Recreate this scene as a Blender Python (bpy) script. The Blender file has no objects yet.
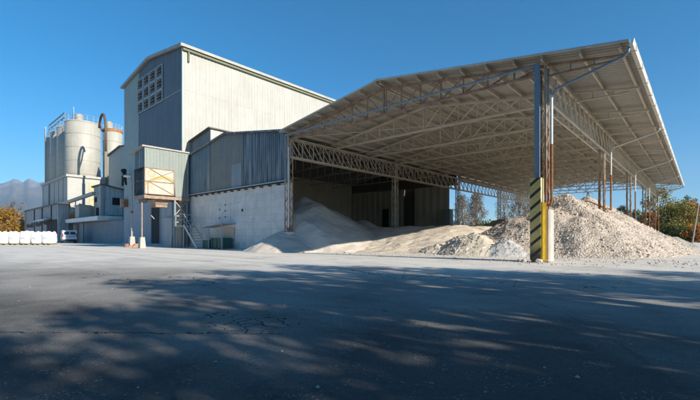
import bpy, math, random
from mathutils import Vector, Matrix, noise
from math import radians as R, pi, sin, cos, sqrt
random.seed(7)
S = bpy.context.scene
COL = S.collection
V = Vector

# ------------------------------------------------------------------ materials
def _nt(name):
    m = bpy.data.materials.new(name); m.use_nodes = True
    nt = m.node_tree; b = nt.nodes['Principled BSDF']
    return m, nt, b
def node(nt, t, **kw):
    n = nt.nodes.new(t)
    for k, v in kw.items():
        if k in n.inputs: n.inputs[k].default_value = v
        else: setattr(n, k, v)
    return n
def ramp(nt, fac, stops):
    r = nt.nodes.new('ShaderNodeValToRGB'); e = r.color_ramp.elements
    while len(e) < len(stops): e.new(.5)
    for el, (p, c) in zip(e, stops):
        el.position = p; el.color = (c[0], c[1], c[2], 1) if not isinstance(c, (int, float)) else (c, c, c, 1)
    nt.links.new(fac, r.inputs[0]); return r
def coords(nt, scale=(1, 1, 1), rot=(0, 0, 0), loc=(0, 0, 0)):
    tc = nt.nodes.new('ShaderNodeTexCoord'); mp = nt.nodes.new('ShaderNodeMapping')
    mp.inputs['Scale'].default_value = scale; mp.inputs['Rotation'].default_value = rot; mp.inputs['Location'].default_value = loc
    nt.links.new(tc.outputs['Object'], mp.inputs[0]); return mp.outputs[0]
def noise_tex(nt, vec, scale, detail=4, rough=.6):
    n = node(nt, 'ShaderNodeTexNoise', Scale=scale, Detail=detail, Roughness=rough)
    nt.links.new(vec, n.inputs['Vector']); return n.outputs['Fac']
def mix(nt, fac, a, b, mode='MIX'):
    n = nt.nodes.new('ShaderNodeMix'); n.data_type = 'RGBA'; n.blend_type = mode
    for sock, v in ((n.inputs[0], fac), (n.inputs[6], a), (n.inputs[7], b)):
        if hasattr(v, 'is_output'): nt.links.new(v, sock)
        elif isinstance(v, (int, float)): sock.default_value = v
        else: sock.default_value = (v[0], v[1], v[2], 1)
    return n.outputs[2]
def math_(nt, op, a, b=None, c=None):
    n = nt.nodes.new('ShaderNodeMath'); n.operation = op
    for i, v in enumerate((a, b, c)):
        if v is None: continue
        if hasattr(v, 'is_output'): nt.links.new(v, n.inputs[i])
        else: n.inputs[i].default_value = v
    return n.outputs[0]
def bump(nt, b, h, strength, dist):
    n = node(nt, 'ShaderNodeBump', Strength=strength, Distance=dist)
    nt.links.new(h, n.inputs['Height']); nt.links.new(n.outputs[0], b.inputs['Normal'])
def surf(name, c, c2=None, scale=1.5, rough=.8, metal=0, streak=None, streak_amt=.5, spots=None, spot_scale=6, spot_cut=.62,
         bump_s=0, bump_scale=40, bump_d=.01, fine=.12):
    """weathered surface: two tones by noise, vertical run-off streaks, spots of dirt or rust, fine grain"""
    m, nt, b = _nt(name)
    vec = coords(nt)
    if c2 is None: c2 = tuple(x * .78 for x in c)
    col = ramp(nt, noise_tex(nt, vec, scale), [(.35, c), (.68, c2)]).outputs[0]
    if fine:
        g = ramp(nt, noise_tex(nt, vec, scale * 14, 3, .7), [(.3, 1 - fine), (.7, 1 + fine)])
        col = mix(nt, 1.0, col, g.outputs[0], 'MULTIPLY')
    if streak:
        sv = coords(nt, (3.2, 3.2, .16), loc=(3.1, 1.7, .4))
        f = ramp(nt, noise_tex(nt, sv, 1.3, 5, .65), [(.46, 0), (.66, streak_amt)]).outputs[0]
        col = mix(nt, f, col, streak)
    if spots:
        f = ramp(nt, noise_tex(nt, vec, spot_scale, 5, .7), [(spot_cut, 0), (spot_cut + .09, 1)]).outputs[0]
        col = mix(nt, f, col, spots)
    nt.links.new(col, b.inputs['Base Color'])
    b.inputs['Roughness'].default_value = rough; b.inputs['Metallic'].default_value = metal
    if bump_s: bump(nt, b, noise_tex(nt, vec, bump_scale, 4, .7), bump_s, bump_d)
    return m
M = {}
M['cream'] = surf('cream_cladding', (.45, .45, .41), (.405, .40, .36), .5, .6, streak=(.33, .305, .25), streak_amt=.45, fine=.05)
M['cream_trim'] = surf('cream_trim', (.42, .40, .35), rough=.6)
M['green_trim'] = surf('green_gutter', (.16, .18, .12), (.20, .21, .14), 2)
M['tower_blue'] = surf('dark_blue_cladding', (.13, .155, .185), (.16, .185, .21), .35, .55, streak=(.23, .26, .28), streak_amt=.45, fine=.06)
M['tower_pale'] = surf('pale_green_cladding', (.33, .39, .37), (.27, .33, .33), .4, .6, streak=(.42, .46, .43), streak_amt=.4, fine=.06)
M['box_green'] = surf('grey_green_cladding', (.25, .285, .255), (.21, .25, .23), .6, .6, streak=(.33, .33, .28), streak_amt=.5, fine=.08)
M['hall_blue'] = surf('blue_cladding', (.085, .115, .14), (.12, .155, .18), .5, .55, streak=(.36, .40, .42), streak_amt=.95, spots=(.20, .11, .07), spot_scale=1.6, spot_cut=.69)
M['hall_teal'] = surf('teal_cladding', (.11, .18, .22), (.16, .23, .26), .6, .55, streak=(.25, .31, .34), streak_amt=.5)
M['hall_beige'] = surf('grey_beige_cladding', (.25, .25, .23), (.20, .21, .20), .6, .6, streak=(.33, .29, .23), streak_amt=.6)
M['hall_patch'] = surf('pale_blue_cladding', (.32, .36, .385), (.28, .32, .35), .8, .55)
M['rust'] = surf('rust', (.30, .13, .05), (.16, .07, .035), 5, .85, fine=.3)
M['rust_orange'] = surf('rusted_steel', (.42, .20, .08), (.22, .10, .05), 3.5, .8, spots=(.5, .36, .2), spot_scale=9, fine=.3)
def column_mat():
    m, nt, b = _nt('worn_column_paint'); vec = coords(nt)
    sx = nt.nodes.new('ShaderNodeSeparateXYZ'); nt.links.new(vec, sx.inputs[0])
    f = math_(nt, 'ADD', math_(nt, 'MULTIPLY', sx.outputs[2], -.22), math_(nt, 'MULTIPLY', noise_tex(nt, coords(nt, (1, 1, .4)), 2.5, 6, .7), 2.4))
    f = ramp(nt, f, [(.10, 0), (.42, 1)]).outputs[0]
    rust = ramp(nt, noise_tex(nt, vec, 6, 5, .7), [(.3, (.38, .19, .085)), (.7, (.20, .10, .055))]).outputs[0]
    pnt = ramp(nt, noise_tex(nt, vec, 3, 5, .7), [(.3, (.50, .42, .33)), (.7, (.36, .28, .21))]).outputs[0]
    nt.links.new(mix(nt, f, pnt, rust), b.inputs['Base Color']); b.inputs['Roughness'].default_value = .8
    return m
M['column'] = column_mat()
M['red_steel'] = surf('red_primer_steel', (.26, .13, .09), (.42, .32, .24), 2.2, .75, fine=.2)
M['steel'] = surf('dusty_steel', (.62, .56, .47), (.50, .44, .36), 1.2, .75, spots=(.28, .17, .10), spot_scale=3, spot_cut=.66, fine=.15)
M['grey_steel'] = surf('galvanised_steel', (.42, .44, .45), (.34, .36, .37), 3, .45, metal=.3, fine=.15)
M['white_pipe'] = surf('white_pipe', (.66, .66, .64), (.55, .55, .52), 5, .5)
M['blue_pipe'] = surf('blue_grey_pipe', (.20, .27, .33), (.16, .22, .28), 4, .45)
M['roof_sheet'] = surf('dusty_roof_sheet', (.345, .33, .29), (.29, .278, .243), .45, .75, streak=None, spots=(.24, .21, .17), spot_scale=.9, spot_cut=.66, fine=.1)
M['roof_grey'] = surf('grey_roof', (.30, .31, .31), rough=.7)
M['dark_roof'] = surf('dark_roof_edge', (.16, .14, .12), rough=.8)
M['purlin'] = surf('dusty_purlin', (.52, .47, .38), (.42, .37, .29), 1.0, .75)
M['gutter'] = surf('light_gutter', (.60, .58, .52), (.50, .48, .42), 2, .6, spots=(.35, .28, .2), spot_scale=2.5, spot_cut=.68)
M['concrete'] = surf('stained_concrete', (.60, .595, .57), (.48, .475, .46), .8, .9, streak=(.20, .20, .20), streak_amt=.7, bump_s=.3, bump_scale=25)
M['concrete_pale'] = surf('pale_concrete', (.46, .44, .40), (.37, .35, .315), 1.2, .9, streak=(.42, .38, .32), streak_amt=.4, bump_s=.3, bump_scale=30)
M['blue_wall'] = surf('grey_blue_render', (.17, .195, .225), (.22, .245, .27), .6, .8, streak=(.33, .35, .37), streak_amt=.5, spots=(.34, .37, .4), spot_scale=1.2, spot_cut=.68)
M['render_grey'] = surf('grey_render', (.40, .43, .46), (.33, .36, .39), .9, .85, streak=(.24, .25, .27), streak_amt=.6)
M['stain_wall'] = surf('stained_render', (.38, .40, .41), (.32, .34, .36), .8, .85, streak=(.10, .10, .10), streak_amt=.8, spots=(.08, .08, .08), spot_scale=.8, spot_cut=.70)
M['stain'] = surf('black_stain', (.035, .035, .035), (.06, .06, .06), 3, .9)
M['hopper_steel'] = surf('tan_rusty_steel', (.36, .285, .215), (.26, .175, .12), 3, .8, fine=.2)
M['duct'] = surf('dull_rust_duct', (.085, .068, .058), (.13, .085, .062), 3, .7)
M['silo'] = surf('silo_paint', (.42, .405, .35), (.37, .355, .31), .8, .55, streak=(.28, .27, .23), streak_amt=.4)
M['silo_band'] = surf('silo_band', (.40, .38, .33), rough=.6)
M['silo_base'] = surf('silo_base_panel', (.42, .42, .395), (.37, .37, .35), .7, .6, streak=(.38, .38, .35), streak_amt=.35)
M['yellow_pale'] = surf('faded_yellow_sheet', (.50, .46, .26), rough=.7)
M['dark'] = surf('dark_void', (.02, .02, .022), rough=.9)
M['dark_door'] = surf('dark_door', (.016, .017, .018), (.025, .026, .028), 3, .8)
M['louvre'] = surf('louvre_frame', (.16, .14, .11), (.30, .26, .19), 8, .6)
M['grey_door'] = surf('grey_door', (.42, .45, .46), (.36, .39, .41), 1.5, .6, streak=(.28, .3, .32), streak_amt=.4)
M['yellow'] = surf('yellow_paint', (.62, .43, .03), (.50, .33, .03), 3, .6, spots=(.14, .08, .04), spot_scale=5, spot_cut=.66)
M['lamp_white'] = surf('lamp_housing', (.75, .75, .72), rough=.4)
M['brick'] = surf('brick_red', (.36, .16, .09), (.46, .28, .18), 6, .9)
M['wood'] = surf('pallet_wood', (.34, .25, .16), (.24, .17, .10), 5, .9)
M['bag'] = surf('white_woven_bag', (.76, .75, .72), (.68, .67, .65), 3, .75, bump_s=.5, bump_scale=9, bump_d=.04)
M['bag_print'] = surf('faded_blue_print', (.50, .58, .72), (.62, .66, .74), 14, .75)
M['van_white'] = surf('van_paint', (.70, .71, .72), rough=.3, fine=0)
M['van_blue'] = surf('van_stripe', (.05, .16, .45), rough=.35, fine=0)
M['red_light'] = surf('red_lens', (.5, .02, .02), rough=.25, fine=0)
M['rubber'] = surf('rubber', (.02, .02, .02), rough=.85)
M['glass'] = surf('dark_glass', (.02, .03, .035), rough=.08, fine=0)
M['green_box'] = surf('green_painted_steel', (.03, .085, .06), (.045, .11, .08), 4, .6)
M['bark'] = surf('bark', (.13, .095, .065), (.08, .06, .045), 6, .9, bump_s=.5, bump_scale=20)
M['bark_pale'] = surf('pale_bark', (.26, .22, .18), (.16, .13, .1), 5, .9)
M['house_white'] = surf('house_white', (.62, .60, .56))
M['house_roof'] = surf('house_roof', (.34, .30, .27))
M['panel_back'] = surf('beige_wall_panel', (.66, .62, .54), (.56, .53, .46), .6, .8, streak=(.42, .38, .31), streak_amt=.5)
M['panel_back_blue'] = surf('grey_blue_cabin', (.30, .36, .40), rough=.6)

def leaf_mat(name, cols, scale=.7):
    m, nt, b = _nt(name)
    vec = coords(nt)
    f = noise_tex(nt, vec, scale, 3, .6)
    g = noise_tex(nt, vec, 7.0, 2, .6)
    h = math_(nt, 'ADD', math_(nt, 'MULTIPLY', f, .62), math_(nt, 'MULTIPLY', g, .38))
    n = len(cols)
    r = ramp(nt, h, [(.33 + .34 * i / (n - 1), c) for i, c in enumerate(cols)])
    nt.links.new(r.outputs[0], b.inputs['Base Color'])
    b.inputs['Roughness'].default_value = .7
    tr = nt.nodes.new('ShaderNodeBsdfTranslucent'); nt.links.new(r.outputs[0], tr.inputs[0])
    mx = nt.nodes.new('ShaderNodeMixShader'); mx.inputs[0].default_value = .3
    out = nt.nodes['Material Output']
    nt.links.new(b.outputs[0], mx.inputs[1]); nt.links.new(tr.outputs[0], mx.inputs[2]); nt.links.new(mx.outputs[0], out.inputs[0])
    return m
M['leaf_green'] = leaf_mat('leaf_green', [(.035, .065, .014), (.07, .11, .022), (.15, .16, .035)])
M['leaf_dark'] = leaf_mat('leaf_dark', [(.02, .045, .014), (.045, .07, .02), (.09, .10, .025)])
M['leaf_yellow'] = leaf_mat('leaf_yellow_green', [(.10, .12, .02), (.24, .20, .03), (.40, .27, .04)])
M['leaf_gold'] = leaf_mat('leaf_gold', [(.13, .10, .015), (.36, .19, .025), (.50, .27, .03)])
M['leaf_gold2'] = leaf_mat('leaf_turning', [(.09, .11, .02), (.26, .20, .03), (.46, .29, .04)])
M['leaf_red'] = leaf_mat('leaf_red', [(.14, .075, .015), (.42, .16, .03), (.55, .28, .05)])
M['leaf_brown'] = leaf_mat('leaf_brown', [(.10, .075, .045), (.20, .145, .09), (.29, .21, .13)])
M['leaf_pale'] = leaf_mat('leaf_pale', [(.12, .12, .06), (.20, .18, .09), (.26, .21, .11)])

def heap_mat(name, c, c2, stone=0, dark=None, vscale=11, bs=.6):
    m, nt, b = _nt(name)
    vec = coords(nt)
    base = ramp(nt, noise_tex(nt, vec, .7, 5, .65), [(.3, c), (.7, c2)]).outputs[0]
    g = ramp(nt, noise_tex(nt, vec, 22, 4, .75), [(.25, .80), (.75, 1.16)]).outputs[0]
    col = mix(nt, 1, base, g, 'MULTIPLY')
    if stone:
        vo = node(nt, 'ShaderNodeTexVoronoi', Scale=vscale); nt.links.new(vec, vo.inputs['Vector'])
        vr = ramp(nt, vo.outputs['Color'], [(.0, .66), (.4, .97), (1, 1.16)]).outputs[0]
        col = mix(nt, 1, col, vr, 'MULTIPLY')
        hh = math_(nt, 'SUBTRACT', math_(nt, 'MULTIPLY', noise_tex(nt, vec, 30, 4, .7), .5), vo.outputs['Distance'])
        bump(nt, b, hh, bs, .09)
    else:
        hh = noise_tex(nt, vec, 11, 8, .75)
        bump(nt, b, hh, bs, .05)
    nt.links.new(col, b.inputs['Base Color']); b.inputs['Roughness'].default_value = .95
    b.inputs['Specular IOR Level'].default_value = .15
    return m
M['gravel'] = heap_mat('crushed_stone', (.62, .535, .445), (.49, .415, .34), 1, bs=.7)
M['gravel_shade'] = heap_mat('shaded_crushed_stone', (.50, .46, .41), (.42, .39, .35), 1, bs=.9)  # greyer gravel colour, standing for the shade on the far heap
M['sand'] = heap_mat('pale_sand', (.62, .55, .475), (.55, .485, .415))
M['sand_lit'] = heap_mat('sunlit_pale_sand', (.62, .55, .45), (.53, .47, .385), bs=.9)  # sun on the open heaps put into a second, warmer sand tone
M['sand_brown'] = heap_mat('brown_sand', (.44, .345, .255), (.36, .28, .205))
M['white_chalk'] = heap_mat('white_chalk', (.58, .57, .55), (.44, .43, .41), 0, bs=1)
M['stone'] = heap_mat('stone_lump', (.62, .54, .45), (.50, .43, .355))

def yard_material():
    m, nt, b = _nt('dusty_asphalt')
    vec = coords(nt)
    sx = nt.nodes.new('ShaderNodeSeparateXYZ'); nt.links.new(vec, sx.inputs[0])
    X, Y = sx.outputs[0], sx.outputs[1]
    # pale stone dust lies thick near the sheds and thins out towards the open yard
    dust = math_(nt, 'ADD', math_(nt, 'MULTIPLY', Y, .065), math_(nt, 'MULTIPLY', math_(nt, 'SUBTRACT', noise_tex(nt, vec, .22, 5, .6), .5), 1.1))
    dust = math_(nt, 'ADD', dust, math_(nt, 'ADD', math_(nt, 'MULTIPLY', X, -.034), -.12))
    dust = ramp(nt, dust, [(.1, 0), (.95, 1)]).outputs[0]
    asphalt = ramp(nt, noise_tex(nt, vec, .8, 6, .6), [(.3, (.078, .076, .073)), (.7, (.125, .121, .114))]).outputs[0]  # asphalt toned darker so the foreground shade reads deeper
    pale = ramp(nt, noise_tex(nt, coords(nt, (.35, 1.3, 1), rot=(0, 0, .05)), 1.1, 6, .65), [(.3, (.78, .735, .655)), (.72, (.67, .63, .565))]).outputs[0]
    col = mix(nt, dust, asphalt, pale)
    grit = ramp(nt, noise_tex(nt, vec, 60, 3, .8), [(.3, .62), (.5, 1.0), (.72, 1.42)]).outputs[0]
    col = mix(nt, 1, col, grit, 'MULTIPLY')
    grit2 = ramp(nt, noise_tex(nt, vec, 19, 5, .8), [(.3, .74), (.52, 1.0), (.72, 1.25)]).outputs[0]
    col = mix(nt, 1, col, grit2, 'MULTIPLY')
    vg_ = node(nt, 'ShaderNodeTexVoronoi', Scale=32.0); nt.links.new(vec, vg_.inputs['Vector'])
    peb = math_(nt, 'MULTIPLY', math_(nt, 'LESS_THAN', vg_.outputs['Distance'], .26), math_(nt, 'GREATER_THAN', noise_tex(nt, vec, 2.3, 4, .7), .55))
    col = mix(nt, math_(nt, 'MULTIPLY', peb, .55), col, (.42, .40, .37))
    for rc, cx, cy, w in ((9.5, -9, 0, .16), (11.4, -9, 0, .17), (14.2, -4, -4, .2), (16.0, -4, -4, .2), (21, 6, -8, .25), (23.2, 6, -8, .25)):
        q = math_(nt, 'POWER', math_(nt, 'ADD', math_(nt, 'POWER', math_(nt, 'SUBTRACT', X, cx), 2), math_(nt, 'POWER', math_(nt, 'SUBTRACT', Y, cy), 2)), .5)
        q = math_(nt, 'ABSOLUTE', math_(nt, 'SUBTRACT', q, rc))
        q = math_(nt, 'ADD', math_(nt, 'DIVIDE', q, w), math_(nt, 'MULTIPLY', noise_tex(nt, vec, 2.0, 5, .7), 1.5))
        col = mix(nt, 1, col, ramp(nt, q, [(.7, .78), (1.0, 1.0)]).outputs[0], 'MULTIPLY')
    st_ = ramp(nt, noise_tex(nt, vec, .55, 6, .7), [(.56, 1), (.66, .72)]).outputs[0]
    col = mix(nt, 1, col, st_, 'MULTIPLY')
    # tyre-polished darker bands
    tv = coords(nt, (.05, .9, 1), rot=(0, 0, .35))
    band = ramp(nt, noise_tex(nt, tv, 1.0, 3, .5), [(.45, 1), (.62, .86)]).outputs[0]
    col = mix(nt, 1, col, band, 'MULTIPLY')
    # paving joint: the line through (-5.6,.52) and (-1.2,3.9), wavering a little
    wob = math_(nt, 'MULTIPLY', math_(nt, 'SUBTRACT', noise_tex(nt, vec, 1.6, 5, .7), .5), .42)
    ang = math.atan2(1.85, 2.2)
    d = math_(nt, 'ADD', math_(nt, 'ADD', math_(nt, 'MULTIPLY', math_(nt, 'ADD', X, 3.29), -sin(ang)), math_(nt, 'MULTIPLY', math_(nt, 'SUBTRACT', Y, 2.43), cos(ang))), wob)
    wid = math_(nt, 'MULTIPLY', math_(nt, 'POWER', noise_tex(nt, vec, 5, 3, .6), 2), .05)
    near = math_(nt, 'LESS_THAN', math_(nt, 'ABSOLUTE', d), wid)
    lim = math_(nt, 'LESS_THAN', X, -3.2)
    joint = math_(nt, 'MULTIPLY', near, lim)
    # crazed patch beside the joint and one farther on the right
    dv = nt.nodes.new('ShaderNodeVectorMath'); dv.operation = 'ADD'
    nz = node(nt, 'ShaderNodeTexNoise', Scale=3.0, Detail=4.0); nt.links.new(vec, nz.inputs['Vector'])
    sc_ = nt.nodes.new('ShaderNodeVectorMath'); sc_.operation = 'SCALE'; sc_.inputs['Scale'].default_value = .35
    nt.links.new(nz.outputs['Color'], sc_.inputs[0]); nt.links.new(vec, dv.inputs[0]); nt.links.new(sc_.outputs[0], dv.inputs[1])
    cr = joint
    for cx, cy, rx, ry, vs, w in ((-4.06, 2.62, .75, .5, 4.2, .017), (-5.6, 8.6, 2.6, .9, 1.3, .026), (-2.6, 10.5, 1.6, 3.2, .9, .020), (-9.5, 3.5, 3.0, 1.2, .9, .024), (-3.0, 3.6, 1.2, .8, .8, .010)):
        vo = node(nt, 'ShaderNodeTexVoronoi', Scale=vs); vo.feature = 'DISTANCE_TO_EDGE'; nt.links.new(dv.outputs[0], vo.inputs['Vector'])
        e = math_(nt, 'LESS_THAN', vo.outputs['Distance'], math_(nt, 'MULTIPLY', noise_tex(nt, vec, 4.5, 3, .6), w * vs))
        ex = math_(nt, 'POWER', math_(nt, 'DIVIDE', math_(nt, 'SUBTRACT', X, cx), rx), 2)
        ey = math_(nt, 'POWER', math_(nt, 'DIVIDE', math_(nt, 'SUBTRACT', Y, cy), ry), 2)
        msk = math_(nt, 'LESS_THAN', math_(nt, 'ADD', math_(nt, 'ADD', ex, ey), math_(nt, 'MULTIPLY', noise_tex(nt, vec, 2.2, 4, .6), .9)), 1.35)
        gate = math_(nt, 'GREATER_THAN', noise_tex(nt, vec, 1.7, 3, .6), .46)
        cr = math_(nt, 'MAXIMUM', cr, math_(nt, 'MULTIPLY', math_(nt, 'MULTIPLY', e, msk), gate))
    col = mix(nt, cr, col, (.022, .022, .024))
    nt.links.new(col, b.inputs['Base Color'])
    b.inputs['Roughness'].default_value = .85; b.inputs['Specular IOR Level'].default_value = .25
    hh = math_(nt, 'SUBTRACT', math_(nt, 'ADD', noise_tex(nt, vec, 75, 3, .8), math_(nt, 'MULTIPLY', noise_tex(nt, vec, 3, 5, .6), 1.5)), math_(nt, 'MULTIPLY', cr, 1.5))
    bump(nt, b, hh, .55, .012)
    return m
M['yard'] = yard_material()
M['field'] = surf('dry_grass_field', (.10, .12, .045), (.17, .15, .07), .06, .95)
M['verge'] = surf('grass_verge', (.09, .11, .04), (.15, .14, .07), 1.5, .95, bump_s=.6, bump_scale=30, bump_d=.05)
def mountain_mat():
    m, nt, b = _nt('mountain_forest_and_rock')
    vec = coords(nt, (.0005, .0005, .0005))
    sx = nt.nodes.new('ShaderNodeSeparateXYZ'); nt.links.new(vec, sx.inputs[0])
    h = math_(nt, 'ADD', math_(nt, 'MULTIPLY', sx.outputs[2], 1.0), math_(nt, 'MULTIPLY', math_(nt, 'SUBTRACT', noise_tex(nt, vec, 7, 6, .65), .5), .45))
    r = ramp(nt, h, [(.26, (.03, .045, .035)), (.42, (.05, .06, .05)), (.52, (.12, .115, .10)), (.58, (.08, .085, .08)), (.72, (.24, .24, .245))])
    nt.links.new(r.outputs[0], b.inputs['Base Color']); b.inputs['Roughness'].default_value = 1
    return m
M['mountain'] = mountain_mat()
def block_mat():
    """whitewashed concrete blocks with faint courses, stains near the foot and dust"""
    m, nt, b = _nt('whitewashed_block')
    vec = coords(nt)
    sx = nt.nodes.new('ShaderNodeSeparateXYZ'); nt.links.new(vec, sx.inputs[0])
    cv = nt.nodes.new('ShaderNodeCombineXYZ'); nt.links.new(sx.outputs[0], cv.inputs[0]); nt.links.new(sx.outputs[2], cv.inputs[1])
    br = nt.nodes.new('ShaderNodeTexBrick'); nt.links.new(cv.outputs[0], br.inputs['Vector'])
    br.inputs['Color1'].default_value = (.70, .69, .66, 1); br.inputs['Color2'].default_value = (.65, .64, .615, 1); br.inputs['Mortar'].default_value = (.55, .545, .53, 1)
    br.inputs['Scale'].default_value = 1.0; br.inputs['Mortar Size'].default_value = .012; br.inputs['Brick Width'].default_value = 1.1; br.inputs['Row Height'].default_value = .52
    n1 = ramp(nt, noise_tex(nt, vec, .9, 6, .65), [(.3, 1.08), (.7, .80)]).outputs[0]
    col = mix(nt, 1, br.outputs[0], n1, 'MULTIPLY')
    foot = math_(nt, 'ADD', math_(nt, 'MULTIPLY', sx.outputs[2], -.55), math_(nt, 'MULTIPLY', noise_tex(nt, vec, 1.3, 5, .7), 1.3))
    f = ramp(nt, foot, [(.38, 0), (.75, .7)]).outputs[0]
    col = mix(nt, f, col, (.30, .29, .275))
    sv = coords(nt, (2.6, 2.6, .14))
    f2 = ramp(nt, noise_tex(nt, sv, 1.2, 5, .65), [(.56, 0), (.76, .55)]).outputs[0]
    col = mix(nt, f2, col, (.36, .33, .28))
    nt.links.new(col, b.inputs['Base Color']); b.inputs['Roughness'].default_value = .92
    bump(nt, b, math_(nt, 'ADD', br.outputs['Fac'], noise_tex(nt, vec, 18, 4, .7)), .3, .02)
    return m
M['block'] = block_mat()
def hopper_panel_mat():
    """white panel with a faded yellow arched band and rust freckles (object space: y along, z up)"""
    m, nt, b = _nt('hopper_panel_paint')
    vec = coords(nt)
    sx = nt.nodes.new('ShaderNodeSeparateXYZ'); nt.links.new(vec, sx.inputs[0])
    y = math_(nt, 'SUBTRACT', sx.outputs[1], 1.55); z = sx.outputs[2]
    arch = math_(nt, 'SUBTRACT', z, math_(nt, 'SUBTRACT', 6.12, math_(nt, 'MULTIPLY', math_(nt, 'MULTIPLY', y, y), .30)))
    wob = math_(nt, 'MULTIPLY', noise_tex(nt, vec, 5, 4, .7), .25)
    a = math_(nt, 'LESS_THAN', math_(nt, 'ABSOLUTE', arch), math_(nt, 'SUBTRACT', .27, wob))
    c = math_(nt, 'ABSOLUTE', math_(nt, 'SUBTRACT', math_(nt, 'POWER', math_(nt, 'ADD', math_(nt, 'POWER', math_(nt, 'SUBTRACT', sx.outputs[1], .5), 2), math_(nt, 'POWER', math_(nt, 'SUBTRACT', z, 6.4), 2)), .5), .27))
    cc = math_(nt, 'LESS_THAN', c, math_(nt, 'SUBTRACT', .16, wob))
    base = ramp(nt, noise_tex(nt, vec, 2.5, 5, .7), [(.35, (.52, .48, .41)), (.7, (.44, .37, .30))]).outputs[0]
    col = mix(nt, math_(nt, 'MAXIMUM', a, cc), base, (.50, .36, .12))
    f = ramp(nt, noise_tex(nt, vec, 4.5, 6, .75), [(.60, 0), (.70, .8)]).outputs[0]
    col = mix(nt, f, col, (.42, .22, .12))
    nt.links.new(col, b.inputs['Base Color']); b.inputs['Roughness'].default_value = .7
    return m
M['hopper_panel'] = hopper_panel_mat()
def guard_mat():
    """dusty yellow plate with black diagonal bands, blackened foot"""
    m, nt, b = _nt('hazard_stripe_paint')
    vec = coords(nt)
    sx = nt.nodes.new('ShaderNodeSeparateXYZ'); nt.links.new(vec, sx.inputs[0])
    t = math_(nt, 'SUBTRACT', sx.outputs[2], math_(nt, 'MULTIPLY', sx.outputs[0], .85))
    w = math_(nt, 'FRACT', math_(nt, 'DIVIDE', math_(nt, 'ADD', t, .25), .47))
    s = math_(nt, 'LESS_THAN', w, .30)
    base = ramp(nt, noise_tex(nt, vec, 3, 5, .7), [(.3, (.62, .47, .16)), (.7, (.48, .36, .12))]).outputs[0]
    col = mix(nt, s, base, (.025, .025, .028))
    foot = ramp(nt, math_(nt, 'ADD', sx.outputs[2], math_(nt, 'MULTIPLY', noise_tex(nt, vec, 4, 5, .7), .5)), [(.55, 1), (1.0, 0)]).outputs[0]
    col = mix(nt, math_(nt, 'MULTIPLY', foot, .85), col, (.045, .035, .03))
    f = ramp(nt, noise_tex(nt, vec, 7, 5, .7), [(.62, 0), (.72, .8)]).outputs[0]
    col = mix(nt, f, col, (.16, .10, .06))
    nt.links.new(col, b.inputs['Base Color']); b.inputs['Roughness'].default_value = .7
    return m
M['guard'] = guard_mat()

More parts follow.
